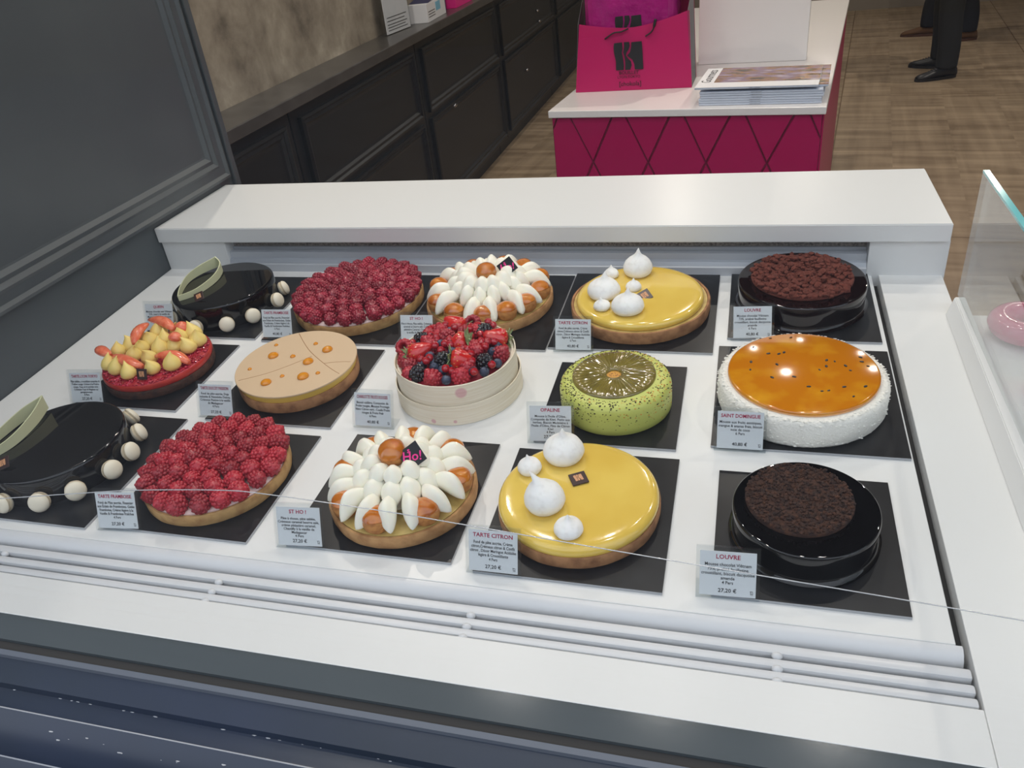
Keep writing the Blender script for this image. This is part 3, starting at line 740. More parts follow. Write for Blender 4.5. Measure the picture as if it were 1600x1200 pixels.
st_tart('larger tart of white cream petals and caramel choux with black plaque, in the back row', -0.4005, 1.115, 0.1050, 0.0175, a12, (0.004, -0.010), 'choux cream tarts', 1, (0.036, 0.004))

# ------------------------------------------------------------------ lemon tarts
def lemon_tart(label, u, v, Rs, H, Rg, top, mers, tagp, cru, bottom, group):
    t = cake_root('lemon_tart', label, 'tart', u, v, group)
    shell(t, Rs, H, 0.0035, cru)
    e = top-H
    bm = bmesh.new()
    prof = [(Rg-0.006, H-0.004), (Rg-0.001, H-0.001), (Rg, H+e*0.30), (Rg-0.0012, H+e*0.62), (Rg-0.0045, H+e*0.88), (Rg-0.010, H+e*0.98), (Rg-0.02, top), (0, top+0.0012)]
    lathe(bm, prof, 96); part('lemon_glaze', bm, 'lemon', t, smooth=True)
    disc(t, 'custard_layer', [(Rs-0.0045, H-0.003), (Rs-0.0045, H-0.0015), (0, H-0.001)], 'custard')
    for i, (x, y, r, ln, hk) in enumerate(mers):
        link('meringue_kiss', kiss_mesh(r, hk, ln, 0.012, i), t, TR(x, y, top-0.0004))
    add_tag(t, TR(tagp[0], tagp[1], top+0.002) @ RX(tagp[3]) @ RZ(tagp[2]))
    return t
lemon_tart('smooth yellow lemon tart in the front row with four white meringue kisses', -0.1641, 0.649, 0.0905, 0.0165, 0.0898, 0.0290,
           [(-0.0262, 0.0552, 0.0243, (0.1, 0), 1.75), (-0.0607, 0.0266, 0.0141, (-0.3, 0.1), 1.7), (-0.0301, -0.0289, 0.0226, (-1.6, 0.4), 2.0), (0.0031, -0.065, 0.0156, (0, 0.2), 1.55)],
           (-0.0016, 0.0163, 0.50, 0.04), 'crust_brown', 0, 'lemon tarts')
lemon_tart('wide yellow lemon tart in the back row with six meringue kisses on its left half', -0.152, 1.109, 0.1075, 0.0195, 0.0985, 0.0300,
           [(-0.0103, 0.0646, 0.0237, (0.2, 0), 1.95), (-0.0516, 0.0527, 0.0118, (0, 0), 1.9), (-0.0536, -0.0117, 0.026, (0.3, 0.3), 1.6), (-0.0104, 0.0101, 0.0125, (0.1, 0), 1.7), (-0.0103, -0.0572, 0.0248, (0.1, 0.2), 1.55), (-0.0501, -0.0523, 0.0132, (-0.4, 0), 1.5)],
           (0.010, -0.014, 0.62, 0.55), 'crust_brown', 0, 'lemon tarts')

# ------------------------------------------------------------------ black glazed cakes with macarons
def macaron_parts(r):
    bm = bmesh.new()
    for s in (1, -1):
        lathe(bm, [(0, s*0.0088), (r*0.45, s*0.0083), (r*0.80, s*0.0066), (r*0.97, s*0.0040), (r, s*0.0026)], 26, 0)
        lathe(bm, [(r, s*0.0026), (r*1.01, s*0.0018), (r*0.97, s*0.0008)], 26, 1, fn=lambda q, z, a: (q*(1+0.02*math.sin(17*a)), z))
    lathe(bm, [(r*0.93, 0.0009), (r*0.93, -0.0009)], 26, 1)
    return mesh(bm, ['macaron', 'macaron_foot'], True, 'macaron')
MAC = macaron_parts(0.0128)
def band_mesh(pts, z0, hts, th=0.0012):
    pp = smoothpts([(x, y, 0) for x, y in pts], 6); n = len(pp); bm = bmesh.new(); rows = []
    for i, p in enumerate(pp):
        t = i/(n-1); tg = (pp[min(i+1, n-1)]-pp[max(i-1, 0)]).normalized(); s = Vector((-tg.y, tg.x, 0))*th/2
        z1 = hts(t)
        rows.append([bm.verts.new(p+s+Vector((0, 0, z1[0]))), bm.verts.new(p-s+Vector((0, 0, z1[0]))), bm.verts.new(p-s*1.4+Vector((0, 0, z1[1]))), bm.verts.new(p+s*1.4+Vector((0, 0, z1[1])))])
    for a, b in zip(rows, rows[1:]):
        for k in range(4): bm.faces.new((a[k], a[(k+1) % 4], b[(k+1) % 4], b[k]))
    bm.faces.new(rows[0]); bm.faces.new(rows[-1][::-1])
    return bm
def black_cake(label, u, v, R, H, macs, bands, tagp, group):
    t = cake_root('black_glazed_cake', label, 'cake', u, v, group)
    disc(t, 'glazed_body', [(0, 0.0), (R+0.001, 0.0), (R+0.0005, 0.003), (R, 0.008), (R, H-0.004), (R-0.0008, H-0.0015), (R-0.0025, H-0.0003), (R-0.006, H), (0, H)], 'glaze_black', auto=70)
    for a in macs:
        q = R+0.0105
        link('macaron', MAC, t, TR(q*math.cos(a), q*math.sin(a), 0.0132) @ RZ(a) @ RY(PI/2-0.30) @ RZ(a*3))
    for pts, h in bands:
        part('chocolate_band', band_mesh(pts, H, h), 'band', t, TR(0, 0, H), auto=60)
    add_tag(t, TR(tagp[0], tagp[1], H+0.0045) @ RX(0.6) @ RZ(0.5), 0.017)
    return t
def at2(l): return [math.atan2(y, x) for x, y in l]
tip = lambda lo, hi: (lambda t: (0.0+0.004*t*t, lo+(hi-lo)*t**1.6))
black_cake('black mirror-glazed cake cut by the left photo edge, ringed with ivory macarons', -0.8799, 0.6518, 0.0895, 0.0393,
           at2([(0.0451, 0.0917), (0.0811, 0.056), (0.098, 0.0163), (0.0985, -0.0214), (0.0748, -0.0645), (0.0402, -0.0893), (-0.0085, -0.0961)]),
           [([(-0.070, -0.060), (-0.0551, -0.0408), (-0.0476, -0.0141), (-0.0507, 0.0255), (-0.0610, 0.0600)], tip(0.011, 0.026)),
            ([(-0.070, -0.060), (-0.080, -0.0345), (-0.0812, 0.0004), (-0.0764, 0.0350), (-0.0610, 0.0600)], tip(0.010, 0.026))], (-0.0275, -0.0600), 'black glazed cakes')
black_cake('black mirror-glazed cake in the back left corner with pale curved chocolate band and macarons', -0.887, 1.090, 0.0891, 0.0440,
           at2([(-0.1104, -0.018), (-0.062, -0.0683), (-0.0024, -0.0863), (0.043, -0.0735), (0.0722, -0.0478), (0.0865, 0.0015), (0.082, 0.0426)]),
           [([(-0.0465, -0.0640), (-0.0600, -0.0374), (-0.0715, 0.0032), (-0.0640, 0.0350), (-0.0450, 0.0610)], tip(0.010, 0.024)),
            ([(-0.0465, -0.0640), (-0.0253, -0.0400), (-0.0173, 0.0054), (-0.0268, 0.0450), (-0.0450, 0.0610)], tip(0.010, 0.024))], (-0.0104, -0.056), 'black glazed cakes')

# ------------------------------------------------------------------ round chocolate cakes with crumb disc
def louvre(label, u, v, R, H, Rc, matn, cm, cc, group, big):
    t = cake_root('chocolate_crumb_cake', label, 'cake', u, v, group)
    fn = lambda q, z, a: (q*(1+(0.018*max(0, math.sin(5*a+1))+0.012*max(0, math.sin(11*a))) if z < 0.004 else q), z) if False else (q*(1.0+(0.02*max(0, math.sin(5*a+1)) if z < 0.003 else 0)), z)
    disc(t, 'glazed_body', [(0, 0), (R+0.002, 0.0), (R+0.003, 0.0012), (R-0.001, 0.0032), (R-0.002, 0.008), (R-0.0006, H*0.6), (R, H-0.004), (R-0.0006, H-0.0012), (R-0.002, H), (R-0.004, H-0.0004), (0, H-0.0004)], matn, fn=fn, auto=60)
    if big: crumbs(t, 'crumb_topping', Rc, H, H+0.0045, 620, 0.0012, 0.0060, cm, 5, 0.003)
    else: crumbs(t, 'crumb_topping', Rc, H, H+0.0050, 1500, 0.0011, 0.0023, cm, 6)
    for c in t.children:
        if c.name.startswith('crumb'): c.matrix_basis = TR(cc[0], cc[1], 0)
    return t
louvre('glossy near-black round chocolate cake in the front row with a dark brown crumb disc', 0.0735, 0.6441, 0.0720, 0.0375, 0.0535, 'glaze_black', 'crumb_dark', (-0.006, 0.008), 'chocolate crumb cakes', False)
louvre('glossy dark round chocolate cake in the back right corner with a reddish-brown crumb disc', 0.087, 1.1426, 0.0923, 0.0398, 0.0735, 'glaze_brown', 'crumb_red', (0.0, 0.004), 'chocolate crumb cakes', True)

# ------------------------------------------------------------------ crimson tart
t = cake_root('grapefruit_tart', 'crimson praline tart with yellow cream peaks and pink grapefruit segments', 'tart', -0.884, 0.8794)
shell(t, 0.0845, 0.015, 0.004, 'crust_choc')
disc(t, 'red_cream_layer', [(0.081, 0.012), (0.083, 0.0155), (0.0842, 0.018), (0.0842, 0.0225), (0.083, 0.0245), (0, 0.0245)], 'redlayer')
crumbs(t, 'praline_topping', 0.0820, 0.0235, 0.0255, 1100, 0.0011, 0.0028, 'crimson', 8)
def dollop_mesh(seed):
    rg = random.Random(seed); bm = bmesh.new(); r = 0.0118
    prof = [(0, 0), (0.8, 0), (1.0, 0.35), (0.93, 0.75), (0.72, 1.12), (0.45, 1.45), (0.24, 1.75), (0.10, 2.02), (0, 2.2)]
    lathe(bm, [(a*r, b*r) for a, b in prof], 24)
    dx, dy = rg.uniform(-1, 1), rg.uniform(-1, 1)
    for v in bm.verts:
        k = max(0, v.co.z/r-0.9)
        v.co.x += dx*0.35*r*k*k; v.co.y += dy*0.35*r*k*k; v.co.z -= 0.1*r*k*k
    return mesh(bm, 'yellowcream', True, 'cream_peak')
DOL = [dollop_mesh(s) for s in range(5)]
rg = random.Random(2)
for (x, y) in [(-0.0582, -0.0376), (-0.0366, -0.0471), (-0.0067, -0.0580), (0.0249, -0.0423), (0.0512, -0.0286), (0.0486, 0.0198), (0.0524, 0.0402), (0.0313, 0.0602), (0.0175, 0.045), (-0.005, 0.068), (-0.010, 0.0401), (-0.0348, 0.0585), (-0.0305, 0.0325), (0.0015, 0.0116), (-0.0337, 0.0119), (-0.0577, 0.0177), (-0.0698, 0.0001), (-0.0319, -0.0112), (0.0004, -0.0156), (-0.0607, 0.0405), (0.0227, 0.0204)]:
    link('cream_peak', rg.choice(DOL), t, TR(x, y, 0.0262) @ RZ(rg.uniform(0, 6)) @ Matrix.Scale(rg.uniform(1.0, 1.25), 4))
def segment_bm(p0, p1, r, z0, z1, bend):
    a = Vector((*p0, z0)); b = Vector((*p1, z1)); d = b-a; s = Vector((-d.y, d.x, 0)).normalized(); pts = []; rr = []
    for i in range(9):
        k = i/8; pts.append(a+d*k+s*bend*math.sin(PI*k)+Vector((0, 0, 0.004*math.sin(PI*k)))); rr.append(r*(math.sin(PI*(0.06+0.88*k))**0.6))
    bm = bmesh.new(); tube(bm, pts, rr, 12, flat=0.7); return bm
for p0, p1, z0, z1, bd in [((-0.1001, -0.0043), (-0.0600, -0.0261), 0.040, 0.042, -0.004), ((-0.0540, -0.0267), (0.0104, -0.0438), 0.042, 0.036, -0.004), ((-0.0441, 0.0109), (-0.0455, 0.0553), 0.040, 0.052, 0.005), ((-0.0552, 0.0710), (0.0047, 0.0504), 0.050, 0.045, 0.005),
                           ((0.0163, 0.0225), (0.0372, 0.0189), 0.046, 0.046, 0.002), ((0.0149, -0.0170), (0.0746, -0.0195), 0.038, 0.030, 0.006), ((0.0046, 0.0582), (0.0258, 0.0545), 0.046, 0.042, 0.002)]:
    part('grapefruit_segment', segment_bm(p0, p1, 0.0098, z0, z1, bd), 'grapefruit', t)
pl = add_tag(t, TR(0.0215, -0.0617, 0.0345) @ RX(1.15) @ RY(0.1), 0.0165)

# ------------------------------------------------------------------ beige disc tart
t = cake_root('passion_fruit_tart', 'tart topped with a cracked beige chocolate disc and amber drops', 'tart', -0.632, 0.8746)
shell(t, 0.0895, 0.0180, 0.004, 'crust_brown')
disc(t, 'custard_layer', [(0.086, 0.015), (0.0875, 0.0165), (0.0875, 0.0275), (0, 0.0275)], 'yellowlayer')
disc(t, 'chocolate_disc', [(0, 0.0275), (0.0900, 0.0275), (0.0908, 0.0283), (0.0908, 0.0300), (0.0902, 0.0306), (0, 0.0306)], 'beige', auto=30)
for pts in [[(-0.0365, 0.0800), (-0.0085, 0.0473), (0.0132, 0.0257), (0.0461, -0.0006), (0.0678, -0.0161), (0.0828, -0.0252)], [(-0.0659, -0.055), (-0.0329, -0.0345), (-0.0096, -0.0135), (0.0175, 0.0171)], [(0.0461, -0.0006), (0.0682, 0.0053), (0.0868, 0.007)]]:
    bm = bmesh.new(); tube(bm, smoothpts([(x, y, 0.03065) for x, y in pts], 6), 0.00045, 6, flat=0.35); part('crack_line', bm, 'crackline', t)
for (x, y, s) in [(-0.0571, 0.0432, 13), (-0.0454, 0.0126, 33), (-0.0126, 0.0136, 17), (0.0074, 0.0511, 15), (0.0349, 0.0354, 33), (0.0197, 0.0009, 33), (-0.0645, -0.025, 13), (-0.0027, -0.0388, 14), (0.0309, -0.0377, 35), (0.0492, -0.0267, 14), (-0.0188, -0.0574, 32)]:
    r = s*0.25/1056; bm = bmesh.new()
    lathe(bm, [(0, 0), (r, 0), (r*1.02, r*0.2), (r*0.85, r*0.5), (r*0.45, r*0.72), (0, r*(0.8 if s > 20 else 1.1))], 24, fn=lambda q, z, a: (q*(1+0.04*math.sin(2*a)), z))
    part('passion_fruit_drop', bm, 'passion', t, TR(x, y, 0.0306), smooth=True)

# ------------------------------------------------------------------ charlotte in wooden bands
t = root('berry_charlotte', 'round charlotte in pale wooden bands heaped with mixed red berries', 'cake', DM(-0.378, 0.877, 0.0005))
def band(name, R, z0, z1, th, matn):
    bm = bmesh.new(); lathe(bm, [(R, z0), (R, z1), (R-th*0.5, z1+0.0003), (R-th, z1), (R-th, z0), (R, z0)], 128); return part(name, bm, matn, t, auto=40)
M['veneer1'] = wood_band([((0.032, -0.078, 0.048), 0.009)]); M['veneer2'] = wood_band([((-0.01, -0.0885, 0.006), 0.004), ((0.02, -0.086, 0.006), 0.003)])
band('upper_wooden_band', 0.0850, 0.001, 0.0600, 0.0016, 'veneer1')
band('lower_wooden_band', 0.0890, 0.0, 0.0295, 0.0016, 'veneer2')
disc(t, 'sponge_lining', [(0.083, 0.050), (0.0815, 0.0555), (0.076, 0.056), (0.070, 0.053), (0, 0.056)], 'macaron_foot', seg=96, fn=lambda q, z, a: (q*(1+0.008*abs(math.sin(20*a))), z)) if False else disc(t, 'sponge_lining', [(0.083, 0.050), (0.0815, 0.0558), (0.0785, 0.0562), (0.076, 0.0535), (0.074, 0.052)], 'macaron', seg=120, fn=lambda q, z, a: (q*(1+0.010*abs(math.sin(20*a))), z))
bm = bmesh.new(); lathe(bm, [(0.0, 0.0600), (0.04, 0.0590), (0.068, 0.0545), (0.0765, 0.0505)], 48); part('fruit_coulis', bm, 'rasp_in', t)
FR = [('open_raspberry', -0.0751, 0.0016, 0.0594), ('open_raspberry', 0.0042, 0.0737, 0.0592), ('blackberry', -0.0581, 0.0262, 0.0624), ('blackberry', -0.0055, -0.034, 0.0693), ('blackberry', -0.0337, -0.0579, 0.062), ('blackberry', 0.0534, -0.0263, 0.0641), ('blackberry', 0.0284, 0.0527, 0.064), ('raspberry', -0.0504, -0.043, 0.0622), ('raspberry', -0.0085, -0.0671, 0.0618), ('raspberry', 0.0284, -0.0602, 0.0622), ('raspberry', 0.0672, -0.0016, 0.0613), ('raspberry', -0.0334, -0.0042, 0.0695), ('raspberry', -0.0179, 0.0242, 0.07), ('raspberry', -0.0478, 0.0577, 0.056), ('raspberry', 0.0335, -0.0094, 0.0693), ('raspberry', -0.063, -0.026, 0.060), ('raspberry', 0.004, 0.042, 0.066), ('raspberry', -0.034, 0.045, 0.063),
      ('strawberry', -0.0168, 0.0638, 0.0623), ('strawberry', -0.0461, -0.0179, 0.0665), ('strawberry', 0.01, 0.0025, 0.0718), ('strawberry', 0.0196, -0.0335, 0.0686), ('strawberry', 0.0546, 0.0323, 0.063),
      ('blueberry', -0.0187, 0.0015, 0.0712), ('blueberry', 0.0044, -0.017, 0.0713), ('blueberry', -0.0256, -0.0264, 0.069), ('blueberry', -0.012, -0.0488, 0.0663), ('blueberry', 0.0112, -0.0699, 0.0609), ('blueberry', 0.0419, -0.0495, 0.0627), ('blueberry', 0.0565, -0.0459, 0.0602), ('blueberry', 0.0684, -0.0241, 0.0602), ('blueberry', 0.0014, -0.0545, 0.0654), ('blueberry', 0.0564, -0.0032, 0.0648),
      ('redcurrant', -0.0446, 0.0299, 0.0655), ('redcurrant', -0.0531, 0.0519, 0.061), ('redcurrant', -0.0411, 0.056, 0.0643), ('redcurrant', -0.0308, 0.057, 0.0657), ('redcurrant', -0.0318, 0.02, 0.0688), ('redcurrant', -0.0115, 0.0431, 0.0705), ('redcurrant', 0.0289, 0.0733, 0.063), ('redcurrant', 0.0381, 0.0661, 0.062), ('redcurrant', 0.0304, 0.0306, 0.0678), ('redcurrant', -0.0352, -0.0362, 0.0663), ('redcurrant', -0.0219, -0.0375, 0.0698), ('redcurrant', 0.0074, -0.0565, 0.0667), ('redcurrant', 0.046, -0.0552, 0.0626), ('redcurrant', 0.0381, -0.038, 0.0675), ('redcurrant', 0.0648, -0.0354, 0.0618), ('redcurrant', 0.0259, -0.0158, 0.0719), ('redcurrant', 0.0331, -0.0246, 0.0702), ('redcurrant', 0.0395, 0.0047, 0.0705), ('redcurrant', 0.0461, 0.01, 0.069), ('redcurrant', 0.0542, 0.0145, 0.0666), ('redcurrant', -0.0096, -0.0062, 0.0737), ('redcurrant', -0.0058, 0.0038, 0.0739), ('redcurrant', -0.0005, -0.0083, 0.0738), ('redcurrant', 0.0116, 0.0412, 0.0699), ('redcurrant', -0.0225, -0.0104, 0.0726), ('redcurrant', 0.0469, -0.0025, 0.0691), ('redcurrant', -0.0244, -0.043, 0.0685), ('redcurrant', -0.028, 0.036, 0.068), ('redcurrant', 0.018, 0.058, 0.066)]
rg = random.Random(11)
_pl = [(x, y) for k, x, y, z in FR if k != 'redcurrant']
for i in range(900):
    q = 0.072*math.sqrt(rg.random()); a = rg.uniform(0, 2*PI); x, y = q*math.cos(a), q*math.sin(a)
    if len(FR) < 98 and all(math.hypot(x-p[0], y-p[1]) > 0.0115 for p in _pl):
        FR.append((('redcurrant', 'redcurrant', 'raspberry', 'blueberry')[i % 4], x, y, 0.0565+0.012*(1-(q/0.08)**2))); _pl.append((x, y))
for (k, x, y, z) in FR:
    a = math.atan2(y, x)
    if k == 'open_raspberry': link('raspberry', RASP[0], t, TR(x, y, z+0.004) @ RX(0.75) @ RZ(0.3) @ RX(PI) @ TR(0, 0, -0.008) @ Matrix.Scale(1.1, 4))
    elif k == 'blackberry': link('blackberry', BLACKB, t, TR(x, y, z-0.001) @ RZ(a) @ RY(rg.uniform(0.5, 1.3)) @ TR(0, 0, -0.010) @ Matrix.Scale(1.2, 4))
    elif k == 'raspberry': link('raspberry', rg.choice(RASP), t, TR(x, y, z-0.001) @ RZ(a+rg.uniform(-.5, .5)) @ RY(rg.uniform(0.4, 1.1)) @ TR(0, 0, -0.009) @ Matrix.Scale(1.08, 4))
    elif k == 'strawberry':
        d = {-0.0168: (-0.3, 0.2), -0.0461: (0.9, 0.1), 0.01: (1.9, 0.3), 0.0196: (-1.2, 0.2), 0.0546: (0.6, 0.3)}[x]
        s = link('strawberry', STRAW, t, TR(x, y, z+0.002) @ RZ({-0.0168: 2.9, -0.0461: 0.3, 0.01: 3.3, 0.0196: 0.2, 0.0546: 3.6}[x]) @ RY({0.01: 1.9, 0.0196: 1.8}.get(x, 1.1)) @ TR(0, 0, -0.012) @ Matrix.Scale(1.22, 4))
        link('calyx', CALYX, s, Matrix.Scale(1.35, 4))
    elif k == 'blueberry': link('blueberry', BLUEB, t, TR(x, y, z) @ RZ(rg.uniform(0, 6)) @ RX(rg.uniform(0.2, 1.3)))
    else: link('redcurrant', CURR, t, TR(x, y, z+0.0040) @ RX(rg.uniform(-1, 1)) @ RY(rg.uniform(-1, 1)) @ Matrix.Scale(1.22, 4))

# ------------------------------------------------------------------ green cake
t = cake_root('green_mousse_cake', 'pale green speckled mousse cake with a ribbed olive jelly ring on top', 'cake', -0.1524, 0.856)
R = 0.0723; H = 0.0423
disc(t, 'mousse_body', [(0, 0), (R-0.002, 0), (R, 0.002), (R+0.0005, 0.010), (R+0.0005, H-0.012), (R-0.001, H-0.006), (R-0.004, H-0.002), (R-0.009, H), (0, H)], 'green', auto=80)
def kfn(q, z, a):
    if 0.010 < q < 0.052: return q, z+0.0010*abs(math.sin(22*a+q*20))*min(1, (q-0.010)/0.01)
    return q, z
bm = bmesh.new()
lathe(bm, [(0.0095, H), (0.0095, H+0.002), (0.012, H+0.0035), (0.020, H+0.0036), (0.030, H+0.0036), (0.040, H+0.0036), (0.050, H+0.0034), (0.0535, H+0.0025), (0.0545, H+0.001), (0.0545, H)], 264, fn=kfn)
part('jelly_ring', bm, 'kiwi', t, TR(-0.002, 0.004, 0), auto=60)
bm = bmesh.new(); lathe(bm, [(0.0094, H+0.0001), (0.007, H+0.0006), (0, H+0.001)], 24); part('dusted_centre', bm, 'hole', t, TR(-0.002, 0.004, 0), smooth=True)
rg = random.Random(4); bm = bmesh.new()
for i in range(1100):
    a = rg.uniform(0, 2*PI)
    if rg.random() < 0.62: q = rg.uniform(0.0555, R-0.001); z = H-(0 if q < R-0.009 else 0.5*((q-(R-0.009))/0.009)**2*0.012)
    else: q = R+0.0003; z = H-0.008-abs(rg.gauss(0, 0.011))
    if z < 0.003: continue
    ball(bm, (q*math.cos(a), q*math.sin(a), z), rg.uniform(0.00035, 0.0011), 1, 0 if rg.random() < (0.95 if math.cos(a) < 0.2 else 0.55) else 1, (1.3, 1, 0.6), 0.25, rg)
sp = part('pepper_specks', bm, ['pepper', 'orange_dust'], t)
sp['kind'] = 'stuff'

# ------------------------------------------------------------------ coconut cake
t = cake_root('mango_coconut_cake', 'white coconut-coated cake with glossy orange jelly top dotted with black seeds', 'cake', 0.079, 0.8871)
R = 0.1020; H = 0.0370
disc(t, 'coconut_body', [(0, 0), (R-0.002, 0), (R, 0.003), (R, H-0.006), (R-0.0025, H-0.0015), (R-0.006, H), (0.086, H), (0, H)], 'coco', seg=160, fn=lambda q, z, a: (q*(1+0.004*math.sin(31*a+z*300)*math.sin(47*a)), z), auto=80)
rg = random.Random(12); bm = bmesh.new()
for i in range(900):
    a = rg.uniform(0, 2*PI)
    if rg.random() < 0.55: q = rg.uniform(0.0925, R-0.002); z = H
    else: q = R; z = rg.uniform(0.002, H-0.003)
    ball(bm, (q*math.cos(a), q*math.sin(a), z), rg.uniform(0.0006, 0.0015), 1, 0, (1.5, 0.7, 0.6), 0.3, rg)
fl = part('coconut_flakes', bm, 'coco', t); fl['kind'] = 'stuff'
disc(t, 'mango_mousse', [(0.0890, H-0.001), (0.0905, H+0.0005), (0.0905, H+0.0022)], 'mango_side', mtx=TR(0, 0.001, 0))
disc(t, 'mango_jelly', [(0.0905, H+0.0022), (0.0908, H+0.0035), (0.0900, H+0.0052), (0.0880, H+0.0060), (0, H+0.0062)], 'mango', auto=80, mtx=TR(0, 0.001, 0))
for i, (x, y) in enumerate([(-0.075, 0.0483), (-0.0409, 0.037), (-0.0279, 0.0371), (-0.0215, 0.0411), (-0.0623, 0.0155), (-0.0306, 0.0119), (-0.0367, -0.0183), (-0.0106, -0.0148), (0.0057, -0.0349), (0.0461, -0.0321), (0.0701, -0.029), (0.0295, 0.0262), (0.0283, 0.0121), (0.051, 0.0149), (0.0702, 0.0359), (0.0708, 0.0256), (-0.0381, 0.0758), (-0.0121, 0.0790), (-0.0597, 0.0518), (-0.063, -0.0028), (0.0389, 0.0239), (0.0199, 0.0034), (0.0558, 0.0045), (0.0771, 0.0159), (0.0203, -0.0434), (0.028, -0.0414), (0.055, -0.0512)]):
    if math.hypot(x, y) > 0.086: continue
    bm = bmesh.new(); ball(bm, (0, 0, 0), 0.0022 if i < 16 else 0.0016, 2, sc=(1.3, 0.8, 0.4)); part('passion_fruit_seed', bm, 'black', t, TR(x, y, H+0.0063) @ RZ(i*0.4), smooth=True)

# ------------------------------------------------------------------ price labels
P4 = '4 Pers'; P6 = '6 Pers'; E4 = '27,20 €'; E6 = '40,80 €'
citron = ['Fond de pâte sucrée, Crème', 'citron,Crémeux citron & Confit', 'citron , Décor Meringue Acidulée', 'légère & Croustillante']
louv = ['Mousse chocolat Viêtnam', '73%, praliné feuilletine', 'croustillant, biscuit dacquoise', 'amande']
framb = ['Fond de Pâte sucrée, Financier', 'aux Éclats de Framboises, Gelée', 'Framboise, Crème légère à la', 'Vanille & Framboises Fraîches']
LAB = [
 ('LOUVRE', louv, P4, E4, -0.029, 0.543, 0.038, 'in front of the near-black cake with dark crumb disc'),
 ('TARTE CITRON', citron, P4, E4, -0.266, 0.540, 0.008, 'in front of the lemon tart with four meringues'),
 ('ST HO !', ['Pâte à choux, pâte sablée,', 'Crémeux caramel beurre salé,', 'crème pâtissière caramel,', 'Chantilly à la vanille de', 'Madagascar'], P4, E4, -0.496, 0.544, 0.075, 'at the left front of the smaller choux and cream tart'),
 ('TARTE FRAMBOISE', framb, P4, E4, -0.740, 0.538, 0.100, 'at the left front of the front raspberry tart'),
 ('SAINT DOMINGUE', ['Mousse aux fruits exotiques,', 'mangue & ananas frais, biscuit', 'noix de coco'], P6, E6, -0.023, 0.772, 0.014, 'at the left front of the coconut cake with orange top'),
 ('OPALINE', ["Mousse à l'huile d'Olive,", 'Compotée de Kiwi, Pesto aux', 'herbes, Biscuit Madeleine à', "l'huile d'Olive, Pâte de Citron", 'Kiwi'], P4, E4, -0.252, 0.761, 0.063, 'beside the pale green speckled cake'),
 ('CHARLOTTE FRUITS ROUGES', ['Biscuit cuillère, Compotée de', 'Fruits rouges, Mousse Fromage', 'blanc Citron vert , Coulis Fruits', 'rouges & Fruits frais'], P6, E6, -0.500, 0.769, 0.005, 'beside the wooden-banded berry charlotte'),
 ('TARTE DULCEY PASSION', ['Fond de pâte sucrée, Duja', 'noisette & Nameloka Dulcey,', 'Crémeux Passion à la vanille', 'de Madagascar'], P4, E4, -0.742, 0.764, 0.029, 'beside the beige disc tart, behind the front raspberry tart'),
 ('TARTE LYON TOKYO', ['Pâte sablée, croustillant amandes &', 'Praline rouge, Crème à la Praline', 'rouge, Yuzu et le pochée avec', 'Crémeux Yuzu la Réglisse ou', 'pamplemousse'], P4, E4, -0.981, 0.778, 0.093, 'left of the crimson grapefruit tart'),
 ('QUEEN', ['Mousse chocolat noir Viêtnam', '73%, cœur à la vanille de', 'Madagascar, biscuit chocolat', 'amande, macarons vanille'], P6, E6, -0.995, 0.988, 0.069, 'left of the rear black glazed cake'),
 ('TARTE FRAMBOISE', framb, P6, E6, -0.760, 0.979, 0.045, 'between the rear black cake and the rear raspberry tart'),
 ('ST HO !', ['Pâte à choux, Pâte sablée, Crémeux', 'caramel au beurre salé, Crème', 'pâtissière Caramel, Chantilly à', 'la vanille de Madagascar'], P6, E6, -0.513, 0.978, 0.043, 'behind the berry charlotte, right of the rear raspberry tart'),
 ('TARTE CITRON', citron, P6, E6, -0.265, 0.978, 0.036, 'at the left front of the lemon tart with six meringues'),
 ('LOUVRE', louv, P6, E6, -0.011, 1.026, 0.081, 'at the left front of the reddish crumb cake')]
LW, LH, LEAN = 0.060, 0.0535, 0.42
def holder_mesh():
    bm = bmesh.new(); t_ = 0.0013
    box(bm, 0, LW, 0, t_, 0, LH); box(bm, 0, LW, 0.0028, 0.0028+t_, 0, LH)
    box(bm, 0, LW, t_+0.0001, 0.0027, -0.0002, 0.0010)
    return mesh(bm, 'acrylic', False, 'holder')
def foot_mesh():
    bm = bmesh.new(); box(bm, 0.0, LW, 0.002, 0.026, 0.0003, 0.0016); return mesh(bm, 'acrylic', False, 'foot')
HOLD = holder_mesh(); FOOT = foot_mesh()
bm = bmesh.new(); box(bm, 0.0035, LW-0.0035, 0.0015, 0.0022, 0.0030, LH-0.0050, 0); CARD = mesh(bm, 'card', False, 'card')
